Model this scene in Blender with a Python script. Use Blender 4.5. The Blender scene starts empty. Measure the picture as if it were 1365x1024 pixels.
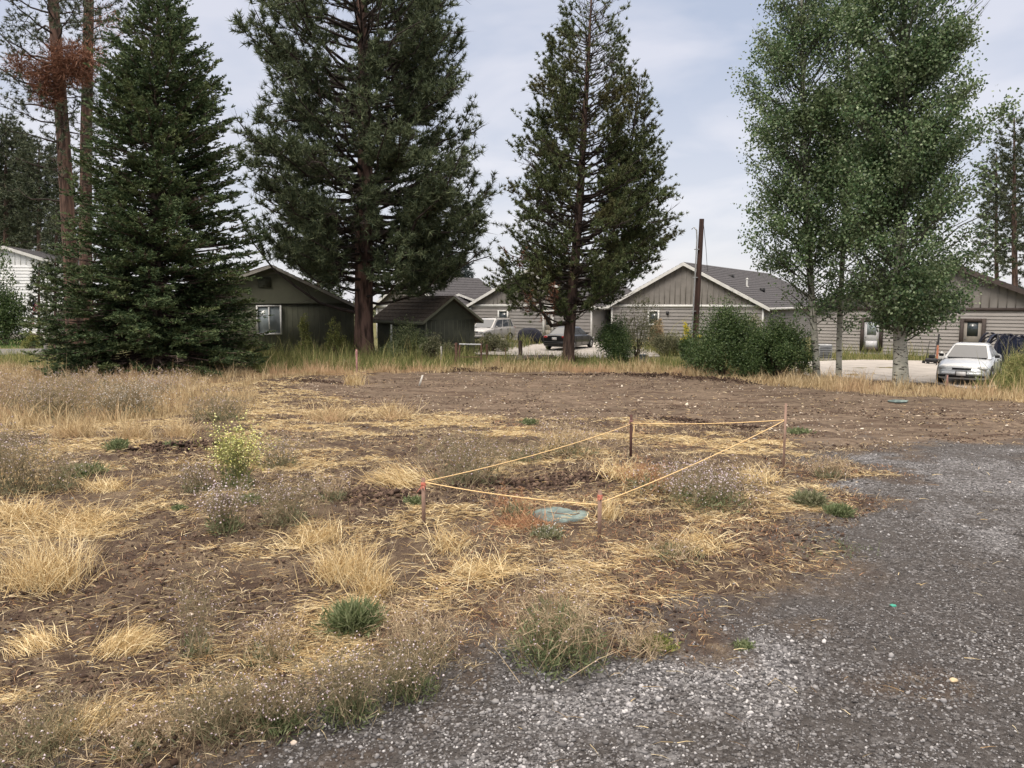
import bpy, math
import numpy as np
from math import radians, sin, cos, pi
S = bpy.context.scene
COL = S.collection

# ------------------------------------------------------------------ camera
CZ, PITCH, F = 2.35, math.atan(110/1031), 1031.0
cam = bpy.data.cameras.new('camera'); cam.sensor_width = 36; cam.lens = F/1365*36
cam.clip_start = 0.05; cam.clip_end = 3000
co = bpy.data.objects.new('camera', cam); COL.objects.link(co)
co.location = (0, 0, CZ); co.rotation_euler = (pi/2-PITCH, 0, 0)
S.camera = co
S.view_settings.view_transform = 'Standard'; S.view_settings.look = 'None'
S.view_settings.exposure = 0.5; S.view_settings.gamma = 1
S.cycles.max_bounces = 6; S.cycles.diffuse_bounces = 2; S.cycles.glossy_bounces = 2
S.cycles.transparent_max_bounces = 8; S.cycles.transmission_bounces = 3

# ------------------------------------------------------------------ world
SUN_EL, SUN_AZ = radians(48), radians(215)
w = bpy.data.worlds.new('World'); S.world = w; w.use_nodes = True
nt = w.node_tree; N = nt.nodes; L = nt.links
N.clear()
out = N.new('ShaderNodeOutputWorld'); bg = N.new('ShaderNodeBackground')
sky = N.new('ShaderNodeTexSky'); sky.sky_type = 'NISHITA'; sky.sun_disc = False
sky.sun_elevation = SUN_EL; sky.sun_rotation = SUN_AZ
tc = N.new('ShaderNodeTexCoord'); sep = N.new('ShaderNodeSeparateXYZ')
L.new(tc.outputs['Generated'], sep.inputs[0])
def wm(op, a, b=None, clamp=False):
    n = N.new('ShaderNodeMath'); n.operation = op; n.use_clamp = clamp
    for i, v in enumerate((a, b)):
        if v is None: continue
        if isinstance(v, (int, float)): n.inputs[i].default_value = v
        else: L.new(v, n.inputs[i])
    return n.outputs[0]
zc = wm('ADD', wm('MAXIMUM', sep.outputs[2], 0.0), 0.22)
cx = wm('DIVIDE', sep.outputs[0], zc); cy = wm('DIVIDE', sep.outputs[1], zc)
cmb = N.new('ShaderNodeCombineXYZ'); L.new(cx, cmb.inputs[0]); L.new(cy, cmb.inputs[1])
nz = N.new('ShaderNodeTexNoise'); nz.inputs['Scale'].default_value = 1.5; nz.inputs['Detail'].default_value = 5
nz.inputs['Roughness'].default_value = .5; nz.inputs['Distortion'].default_value = .35
L.new(cmb.outputs[0], nz.inputs['Vector'])
cr = N.new('ShaderNodeValToRGB'); L.new(nz.outputs['Fac'], cr.inputs[0])
cr.color_ramp.elements[0].position = .43; cr.color_ramp.elements[0].color = (3.25, 3.62, 4.5, 1)
cr.color_ramp.elements[1].position = .59; cr.color_ramp.elements[1].color = (4.75, 4.8, 5.35, 1)
hz = N.new('ShaderNodeMapRange'); L.new(sep.outputs[2], hz.inputs[0])
hz.inputs[1].default_value = .0; hz.inputs[2].default_value = .30; hz.inputs[3].default_value = .75; hz.inputs[4].default_value = 0
hm = N.new('ShaderNodeMix'); hm.data_type = 'RGBA'; L.new(hz.outputs[0], hm.inputs[0])
L.new(cr.outputs[0], hm.inputs[6]); hm.inputs[7].default_value = (6.0, 5.75, 5.8, 1)
sm = N.new('ShaderNodeMix'); sm.data_type = 'RGBA'; sm.inputs[0].default_value = .88
L.new(sky.outputs[0], sm.inputs[6]); L.new(hm.outputs[2], sm.inputs[7])
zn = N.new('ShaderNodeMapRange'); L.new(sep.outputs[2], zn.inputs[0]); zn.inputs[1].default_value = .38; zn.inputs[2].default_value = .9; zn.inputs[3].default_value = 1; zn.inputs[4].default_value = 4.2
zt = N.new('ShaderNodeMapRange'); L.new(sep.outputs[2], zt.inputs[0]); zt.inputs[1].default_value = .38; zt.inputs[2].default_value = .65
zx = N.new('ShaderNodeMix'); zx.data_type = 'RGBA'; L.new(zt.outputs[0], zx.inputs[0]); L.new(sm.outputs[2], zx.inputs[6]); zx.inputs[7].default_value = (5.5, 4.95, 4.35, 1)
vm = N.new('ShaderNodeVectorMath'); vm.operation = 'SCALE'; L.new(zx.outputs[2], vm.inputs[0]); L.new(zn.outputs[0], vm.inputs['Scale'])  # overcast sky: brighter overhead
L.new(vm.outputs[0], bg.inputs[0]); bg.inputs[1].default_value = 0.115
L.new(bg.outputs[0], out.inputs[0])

sl = bpy.data.lights.new('sun', 'SUN'); sl.energy = 1.6; sl.angle = radians(25); sl.color = (1, .93, .84)
so = bpy.data.objects.new('sun', sl); COL.objects.link(so)
# light comes from behind and left of the camera
so.rotation_euler = (radians(40), 0, radians(-38)); so.location = (-10, -10, 40)

# ------------------------------------------------------------------ maths
rng = np.random.default_rng(7)
def smooth(t): t = np.clip(t, 0, 1); return t*t*(3-2*t)
def gz(x, y): return -0.7*smooth((np.asarray(y, float)-9)/16)
def ray(px, py):
    dx, dy = (px-682.5)/F, (512-py)/F
    return np.array([dx, cos(PITCH)+dy*sin(PITCH), -sin(PITCH)+dy*cos(PITCH)])
def P(px, py, Y):
    d = ray(px, py); return np.array([0, 0, CZ])+d*(Y/d[1])
def G(px, py):
    d = ray(px, py); Y = 1.5
    for Yt in np.arange(1.5, 90, .1):
        if CZ+d[2]/d[1]*Yt < gz(0, Yt): break
        Y = Yt
    for _ in range(8):
        Y = (gz(0, Y)-CZ)*d[1]/d[2] if d[2] < 0 else 90
    return np.array([d[0]/d[1]*Y, Y, float(gz(0, Y))])
def Z(py, Y): return P(682.5, py, Y)[2]
def X(px, Y, py=400): return P(px, py, Y)[0]
def hsh(ix, iy, s):
    h = (ix*374761393+iy*668265263+s*974634777) & 0xffffffff
    h = ((h ^ (h >> 13))*1274126177) & 0xffffffff
    return ((h ^ (h >> 16)) & 0xffff)/65535.0
def vn(x, y, sc, s=0):
    x = np.asarray(x)/sc; y = np.asarray(y)/sc
    ix = np.floor(x).astype(np.int64); iy = np.floor(y).astype(np.int64)
    fx = smooth(x-ix); fy = smooth(y-iy)
    a = hsh(ix, iy, s); b = hsh(ix+1, iy, s); c = hsh(ix, iy+1, s); d = hsh(ix+1, iy+1, s)
    return (a*(1-fx)+b*fx)*(1-fy)+(c*(1-fx)+d*fx)*fy
def fbm(x, y, sc, s=0, o=3):
    r = 0; a = .5; t = 0
    for i in range(o): r = r+a*vn(x, y, sc/2**i, s+i*17); t += a; a *= .55
    return r/t
def pip(x, y, poly):
    x = np.asarray(x); y = np.asarray(y); r = np.zeros(x.shape, bool)
    n = len(poly)
    for i in range(n):
        x0, y0 = poly[i][:2]; x1, y1 = poly[(i+1) % n][:2]
        if y0 == y1: continue
        c = ((y0 > y) != (y1 > y)) & (x < (x1-x0)*(y-y0)/(y1-y0)+x0)
        r ^= c
    return r
def soft(x, y, poly, amp=.35, k=6):
    r = 0
    for i in range(k):
        a = i*2*pi/k
        wx = (fbm(x, y, .9, 50)-.5)*amp*3.5; wy = (fbm(x, y, .9, 80)-.5)*amp*3.5
        r = r+pip(x+wx+cos(a)*amp*.5, y+wy+sin(a)*amp*.5, poly)
    return r/k
def nrm(v): return v/np.maximum(np.linalg.norm(v, axis=-1, keepdims=True), 1e-9)
def bumps(x, y):
    near = 1-smooth((np.asarray(y)-34)/8)
    field = 1-soft_gravel(x, y)
    return near*field*((fbm(x, y, 1.4, 5, 4)-.5)*.2+(fbm(x, y, .35, 9, 3)-.5)*.10)
GRAVEL = [G(*p)[:2] for p in [(300, 1010), (430, 962), (620, 905), (780, 880), (905, 850), (960, 800), (1040, 760), (1130, 735), (1165, 690), (1150, 645), (1140, 612), (1190, 588), (1365, 592)]]
GRAVEL += [np.array([40., GRAVEL[-1][1]-1]), np.array([40., -20.]), np.array([-3., -20.]), np.array([-2.2, 1.2])]
DIRT = [G(*p)[:2] for p in [(395, 512), (520, 496), (700, 494), (870, 497), (1000, 508), (1200, 529), (1365, 537), (1500, 545), (1500, 598), (1365, 594), (1190, 590), (1090, 600), (1000, 575), (830, 560), (680, 560), (560, 545), (430, 530)]]
def soft_gravel(x, y): return soft(x, y, GRAVEL, .35)
def ground(x, y): return gz(x, y)+bumps(x, y)

# ------------------------------------------------------------------ mesh builder
class MB:
    def __init__(s): s.v = []; s.f3 = []; s.f4 = []; s.m3 = []; s.m4 = []; s.n = 0
    def add(s, V, Fc, m=0):
        V = np.asarray(V, float).reshape(-1, 3); Fc = np.asarray(Fc, int)
        if len(Fc) == 0: return
        s.v.append(V)
        (s.f3 if Fc.shape[1] == 3 else s.f4).append(Fc+s.n)
        (s.m3 if Fc.shape[1] == 3 else s.m4).append(np.full(len(Fc), m))
        s.n += len(V)
    def box(s, c, sz, rz=0, m=0, ax=None):
        c = np.asarray(c, float); h = np.asarray(sz, float)/2
        v = np.array([[i, j, k] for i in (-1, 1) for j in (-1, 1) for k in (-1, 1)])*h
        if ax is not None: v = v@np.asarray(ax)
        elif rz: v = v@np.array([[cos(rz), sin(rz), 0], [-sin(rz), cos(rz), 0], [0, 0, 1]])
        s.add(v+c, [[0, 1, 3, 2], [4, 6, 7, 5], [0, 4, 5, 1], [2, 3, 7, 6], [0, 2, 6, 4], [1, 5, 7, 3]], m); return s
    def tube(s, pts, r, n=6, m=0, cap=True):
        pts = np.asarray(pts, float); k = len(pts); r = np.broadcast_to(np.asarray(r, float), (k,))
        t = np.gradient(pts, axis=0); t = nrm(t)
        up = np.array([0, 0, 1.]) if abs(t[0][2]) < .9 else np.array([1., 0, 0])
        a = nrm(np.cross(t, up)); b = np.cross(t, a)
        ang = np.arange(n)*2*pi/n
        V = pts[:, None]+r[:, None, None]*(np.cos(ang)[None, :, None]*a[:, None]+np.sin(ang)[None, :, None]*b[:, None])
        i = np.arange(k-1)[:, None]*n; j = np.arange(n)[None]; j2 = (j+1) % n
        Fc = np.stack([i+j, i+j2, i+n+j2, i+n+j], -1).reshape(-1, 4)
        base = s.n; s.add(V.reshape(-1, 3), Fc, m)
        if cap:
            for e, rev in ((0, 1), (k-1, 0)):
                V2 = np.vstack([V[e], pts[e]]); q = [[x, (x+1) % n, n] for x in range(n)]
                s.add(V2, [f[::-1] for f in q] if rev else q, m)
        return s
    def lathe(s, c, prof, n=16, m=0, sc=(1, 1)):
        prof = np.asarray(prof, float); a = np.arange(n)*2*pi/n
        V = np.stack([np.outer(prof[:, 0], np.cos(a))*sc[0], np.outer(prof[:, 0], np.sin(a))*sc[1], np.repeat(prof[:, 1:2], n, 1)], -1)+np.asarray(c)
        k = len(prof); i = np.arange(k-1)[:, None]*n; j = np.arange(n)[None]; j2 = (j+1) % n
        s.add(V.reshape(-1, 3), np.stack([i+j, i+j2, i+n+j2, i+n+j], -1).reshape(-1, 4), m)
        return s
    def prism(s, poly, d, m=0):
        """poly: list of 3d points (planar), extruded by vector d"""
        p = np.asarray(poly, float); n = len(p); V = np.vstack([p, p+np.asarray(d)])
        for i in range(n):
            j = (i+1) % n; s.add(V[[i, j, n+j, n+i]], [[0, 1, 2, 3]], m)
        for o, rv in ((0, 1), (n, 0)):
            for i in range(1, n-1):
                t = [o, o+i, o+i+1]; s.add(V[t[::-1] if rv else t], [[0, 1, 2]], m)
        return s
    def blades(s, base, d, ln, wd, m=0):
        n = len(base); side = nrm(np.cross(d, rng.normal(size=(n, 3))))*np.broadcast_to(wd, (n,))[:, None]/2
        tip = base+d*np.broadcast_to(ln, (n,))[:, None]
        V = np.stack([base-side, base+side, tip], 1).reshape(-1, 3)
        s.add(V, np.arange(3*n).reshape(-1, 3), m); return s
    def leaves(s, base, d, ln, wd, m=0):
        n = len(base); side = nrm(np.cross(d, rng.normal(size=(n, 3))))*np.broadcast_to(wd, (n,))[:, None]/2
        l = np.broadcast_to(ln, (n,))[:, None]
        V = np.stack([base, base+d*l*.45-side, base+d*l, base+d*l*.45+side], 1).reshape(-1, 3)
        s.add(V, np.arange(4*n).reshape(-1, 4), m); return s
    def grass(s, base, d0, d1, ln, wd, m=0):
        """two-segment blade bending from d0 to d1"""
        n = len(base); ln = np.broadcast_to(ln, (n,))[:, None]; wd = np.broadcast_to(wd, (n,))[:, None]
        side = nrm(np.cross(d0+d1*.3, np.stack([rng.normal(size=n), rng.normal(size=n), rng.normal(size=n)*.3], 1)))*wd/2
        mid = base+d0*ln*.5; tip = mid+d1*ln*.5
        V = np.stack([base-side, base+side, mid+side*.8, mid-side*.8, tip], 1)
        i = np.arange(n)[:, None]*5
        b = s.n; s.add(V.reshape(-1, 3), i+np.array([0, 1, 2, 3]), m)
        s.f3.append(b+i+np.array([3, 2, 4])); s.m3.append(np.full(n, m)); return s
    def build(s, name, mat=None, parent=None, smooth_=False, world=True, label=None):
        me = bpy.data.meshes.new(name)
        V = np.vstack(s.v)
        if parent is not None and world:
            rt = parent
            while rt.parent: rt = rt.parent
            V = V-np.array(rt.location)
            if rt.rotation_euler.z:
                a = -rt.rotation_euler.z; V = V@np.array([[cos(a), sin(a), 0], [-sin(a), cos(a), 0], [0, 0, 1]])
        f3 = np.vstack(s.f3) if s.f3 else np.zeros((0, 3), int); f4 = np.vstack(s.f4) if s.f4 else np.zeros((0, 4), int)
        idx = np.concatenate([f3.ravel(), f4.ravel()]); tot = np.concatenate([np.full(len(f3), 3), np.full(len(f4), 4)])
        me.vertices.add(len(V)); me.vertices.foreach_set('co', V.astype(np.float32).ravel())
        me.loops.add(len(idx)); me.loops.foreach_set('vertex_index', idx.astype(np.int32))
        me.polygons.add(len(tot)); me.polygons.foreach_set('loop_start', np.concatenate([[0], np.cumsum(tot)[:-1]]).astype(np.int32))
        mats = mat if isinstance(mat, (list, tuple)) else [mat]
        for q in mats: me.materials.append(q)
        mi = np.concatenate([np.concatenate(s.m3) if s.m3 else [], np.concatenate(s.m4) if s.m4 else []]).astype(np.int32)
        if len(mats) > 1: me.polygons.foreach_set('material_index', mi)
        if smooth_: me.polygons.foreach_set('use_smooth', np.ones(len(tot), bool))
        me.update(calc_edges=True); me.validate()
        o = bpy.data.objects.new(name, me); COL.objects.link(o)
        if parent is not None: o.parent = parent
        if label: o['label'] = label
        if parent is not None and name in ('flowers', 'twigs'): o['kind'] = 'stuff'
        return o
def thing(name, label, cat, loc=(0, 0, 0), rz=0, group=None):
    o = bpy.data.objects.new(name, None); COL.objects.link(o); o.location = [float(q) for q in loc]; o.rotation_euler = (0, 0, rz)
    o.empty_display_size = .2
    return tag(o, label, cat, group)
def tag(o, label=None, cat=None, group=None, kind=None):
    if label: o['label'] = label
    if cat: o['category'] = cat
    if group: o['group'] = group
    if kind: o['kind'] = kind
    return o
def recentre(o, loc):
    """move a top-level mesh's origin to loc without moving its shape"""
    loc = np.array(loc, float); me = o.data; n = len(me.vertices); a = np.empty(n*3, np.float32)
    me.vertices.foreach_get('co', a); a = (a.reshape(-1, 3)-loc).astype(np.float32); me.vertices.foreach_set('co', a.ravel()); o.location = loc; me.update(); return o

# ------------------------------------------------------------------ materials
def nodes(name):
    m = bpy.data.materials.new(name); m.use_nodes = True; t = m.node_tree; return m, t, t.nodes, t.links, t.nodes['Principled BSDF']
def mat(name, c1, c2=None, scale=4., rough=.9, bump=0., bscale=40., metal=0., stretch=(1, 1, 1), detail=5, spec=.3, coat=0., lo=.35, hi=.65):
    m, t, n, l, b = nodes(name)
    b.inputs['Roughness'].default_value = rough; b.inputs['Metallic'].default_value = metal
    b.inputs['Specular IOR Level'].default_value = spec; b.inputs['Coat Weight'].default_value = coat
    b.inputs['Coat Roughness'].default_value = .08
    tcn = n.new('ShaderNodeTexCoord'); mp = n.new('ShaderNodeMapping'); mp.inputs['Scale'].default_value = stretch
    l.new(tcn.outputs['Object'], mp.inputs[0])
    if c2 is None: c2 = tuple(x*.8 for x in c1)
    nn = n.new('ShaderNodeTexNoise'); nn.inputs['Scale'].default_value = scale; nn.inputs['Detail'].default_value = detail
    l.new(mp.outputs[0], nn.inputs['Vector'])
    r = n.new('ShaderNodeValToRGB'); l.new(nn.outputs['Fac'], r.inputs[0])
    r.color_ramp.elements[0].position = lo; r.color_ramp.elements[0].color = (*c2, 1)
    r.color_ramp.elements[1].position = hi; r.color_ramp.elements[1].color = (*c1, 1)
    l.new(r.outputs[0], b.inputs['Base Color'])
    if bump:
        bn = n.new('ShaderNodeTexNoise'); bn.inputs['Scale'].default_value = bscale; bn.inputs['Detail'].default_value = 4
        l.new(mp.outputs[0], bn.inputs['Vector'])
        bp = n.new('ShaderNodeBump'); bp.inputs['Strength'].default_value = 1; bp.inputs['Distance'].default_value = bump
        l.new(bn.outputs['Fac'], bp.inputs['Height']); l.new(bp.outputs[0], b.inputs['Normal'])
    return m
def leafmat(name, cols, trans=.25, rough=.6, spec=.25, patch=None, pscale=.6):
    """colours picked per leaf (mesh island); patch: second colour in clumps"""
    m, t, n, l, b = nodes(name)
    g = n.new('ShaderNodeNewGeometry'); r = n.new('ShaderNodeValToRGB'); l.new(g.outputs['Random Per Island'], r.inputs[0])
    e = r.color_ramp.elements
    while len(e) < len(cols): e.new(.5)
    for i, c in enumerate(cols): e[i].position = i/(len(cols)-1); e[i].color = (*c, 1)
    colout = r.outputs[0]
    if patch:
        tcn = n.new('ShaderNodeTexCoord'); nn = n.new('ShaderNodeTexNoise'); nn.inputs['Scale'].default_value = pscale; nn.inputs['Detail'].default_value = 3
        l.new(tcn.outputs['Object'], nn.inputs['Vector'])
        mr = n.new('ShaderNodeMapRange'); mr.inputs[1].default_value = .5; mr.inputs[2].default_value = .66; l.new(nn.outputs['Fac'], mr.inputs[0])
        mx = n.new('ShaderNodeMix'); mx.data_type = 'RGBA'; l.new(mr.outputs[0], mx.inputs[0]); l.new(colout, mx.inputs[6]); mx.inputs[7].default_value = (*patch, 1)
        colout = mx.outputs[2]
    l.new(colout, b.inputs['Base Color']); b.inputs['Roughness'].default_value = rough; b.inputs['Specular IOR Level'].default_value = spec
    if trans:
        tr = n.new('ShaderNodeBsdfTranslucent'); l.new(colout, tr.inputs[0]); ms = n.new('ShaderNodeMixShader'); ms.inputs[0].default_value = trans
        l.new(b.outputs[0], ms.inputs[1]); l.new(tr.outputs[0], ms.inputs[2]); l.new(ms.outputs[0], n['Material Output'].inputs[0])
    return m
def bark(name, c1, c2, sc=6., bump=.04):
    return mat(name, c1, c2, scale=sc, bump=bump, bscale=sc*2.2, stretch=(1, 1, .18), rough=.95, lo=.4, hi=.6, spec=.1)
def glass(name, c, rough=.08):
    m, t, n, l, b = nodes(name); b.inputs['Base Color'].default_value = (*c, 1); b.inputs['Roughness'].default_value = rough
    b.inputs['Specular IOR Level'].default_value = .8
    tcn = n.new('ShaderNodeTexCoord'); nn = n.new('ShaderNodeTexNoise'); nn.inputs['Scale'].default_value = 1.5; l.new(tcn.outputs['Object'], nn.inputs['Vector'])
    bp = n.new('ShaderNodeBump'); bp.inputs['Distance'].default_value = .01; l.new(nn.outputs['Fac'], bp.inputs['Height']); l.new(bp.outputs[0], b.inputs['Normal'])
    return m

# ground material: attribute mask R gravel, G graded dirt, B weedy green-tan, A pale gravel
gm, t, n, l, b = nodes('ground')
b.inputs['Roughness'].default_value = .95; b.inputs['Specular IOR Level'].default_value = .12
at = n.new('ShaderNodeAttribute'); at.attribute_name = 'mask'
sp = n.new('ShaderNodeSeparateColor'); l.new(at.outputs['Color'], sp.inputs[0])
tcn = n.new('ShaderNodeTexCoord')
def noise(sc, det=5, ro=.6, dist=0):
    q = n.new('ShaderNodeTexNoise'); q.inputs['Scale'].default_value = sc; q.inputs['Detail'].default_value = det
    q.inputs['Roughness'].default_value = ro; q.inputs['Distortion'].default_value = dist
    l.new(tcn.outputs['Object'], q.inputs['Vector']); return q.outputs['Fac']
def ramp(v, *st):
    r = n.new('ShaderNodeValToRGB'); l.new(v, r.inputs[0]); e = r.color_ramp.elements
    while len(e) < len(st): e.new(.5)
    for i, (p, c) in enumerate(st): e[i].position = p; e[i].color = (*c, 1)
    return r.outputs[0]
def mix(f, a, c, mode='MIX'):
    q = n.new('ShaderNodeMix'); q.data_type = 'RGBA'; q.blend_type = mode
    for i, v in ((0, f), (6, a), (7, c)):
        if isinstance(v, (int, float)): q.inputs[i].default_value = v
        elif isinstance(v, tuple): q.inputs[i].default_value = (*v, 1)
        else: l.new(v, q.inputs[i])
    return q.outputs[2]
def edge(v, nv, w_=.16):
    """sharpen a soft mask against a noise"""
    a = n.new('ShaderNodeMath'); a.operation = 'SUBTRACT'; l.new(v, a.inputs[0]); 
    k = n.new('ShaderNodeMapRange'); k.inputs[1].default_value = .3; k.inputs[2].default_value = .7; k.inputs[3].default_value = w_*1.2; k.inputs[4].default_value = 1-w_*1.2
    l.new(nv, k.inputs[0]); l.new(k.outputs[0], a.inputs[1])
    r = n.new('ShaderNodeMapRange'); r.inputs[1].default_value = -w_; r.inputs[2].default_value = w_; l.new(a.outputs[0], r.inputs[0]); return r.outputs[0]
fine = noise(38, 6, .7); mid = noise(5.5, 6, .65, .4); big = noise(.9, 5, .6, .5); vfine = noise(140, 3, .7)
mps = n.new('ShaderNodeMapping'); mps.inputs['Scale'].default_value = (.22, 1.9, 1); mps.inputs['Rotation'].default_value = (0, 0, .12); l.new(tcn.outputs['Object'], mps.inputs[0])
nst = n.new('ShaderNodeTexNoise'); nst.inputs['Scale'].default_value = 1.5; nst.inputs['Detail'].default_value = 7; nst.inputs['Roughness'].default_value = .68; nst.inputs['Distortion'].default_value = .5; l.new(mps.outputs[0], nst.inputs['Vector'])
soil = mix(fine, (.018, .013, .011), (.115, .079, .061))
litter = ramp(vfine, (.35, (.075, .053, .038)), (.52, (.22, .165, .11)), (.68, (.47, .385, .265)))
field = mix(ramp(mid, (.47, (0, 0, 0)), (.70, (.8, .8, .8))), soil, litter)
field = mix(ramp(big, (.48, (0, 0, 0)), (.66, (.5, .5, .5))), field, litter)
dirt = mix(fine, (.055, .041, .031), (.225, .175, .132))
dirt = mix(ramp(big, (.4, (0, 0, 0)), (.62, (.55, .55, .55))), dirt, (.25, .19, .142))
dirt = mix(ramp(mid, (.34, (.8, .8, .8)), (.5, (0, 0, 0))), dirt, (.05, .031, .024))
dirt = mix(ramp(nst.outputs['Fac'], (.40, (.8, .8, .8)), (.52, (0, 0, 0))), dirt, (.075, .05, .038))
weed = ramp(noise(7, 5, .7), (.36, (.05, .06, .025)), (.5, (.12, .12, .055)), (.66, (.26, .21, .11)))
vo = n.new('ShaderNodeTexVoronoi'); vo.inputs['Scale'].default_value = 42; l.new(tcn.outputs['Object'], vo.inputs['Vector'])
vs = n.new('ShaderNodeSeparateColor'); l.new(vo.outputs['Color'], vs.inputs[0])
gcol = ramp(vs.outputs[0], (0, (.03, .027, .026)), (.6, (.085, .08, .08)), (.88, (.17, .165, .17)), (1, (.34, .33, .335)))
gfine = mix(vfine, (.035, .031, .03), (.125, .114, .109))
gr = mix(ramp(mid, (.38, (.85, .85, .85)), (.6, (.1, .1, .1))), gcol, gfine)
gpale = ramp(vs.outputs[1], (0, (.06, .058, .06)), (.5, (.15, .147, .155)), (1, (.34, .335, .345)))
gr = mix(ramp(nst.outputs['Fac'], (.42, (.45, .45, .45)), (.54, (0, 0, 0))), gr, gfine)
gr = mix(edge(at.outputs['Alpha'], noise(9, 5, .7), .2), gr, gpale)
base = mix(edge(sp.outputs[1], mid, .2), field, dirt)
base = mix(edge(sp.outputs[0], noise(6, 7, .75), .42), base, gr)
base = mix(sp.outputs[2], base, weed)
l.new(base, b.inputs['Base Color'])
bp1 = n.new('ShaderNodeBump'); bp1.inputs['Distance'].default_value = .035; l.new(fine, bp1.inputs['Height'])
bp2 = n.new('ShaderNodeBump'); bp2.inputs['Distance'].default_value = .012; l.new(vo.outputs['Distance'], bp2.inputs['Height']); bp2.invert = True
l.new(bp1.outputs[0], bp2.inputs['Normal']); l.new(bp2.outputs[0], b.inputs['Normal'])

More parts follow.
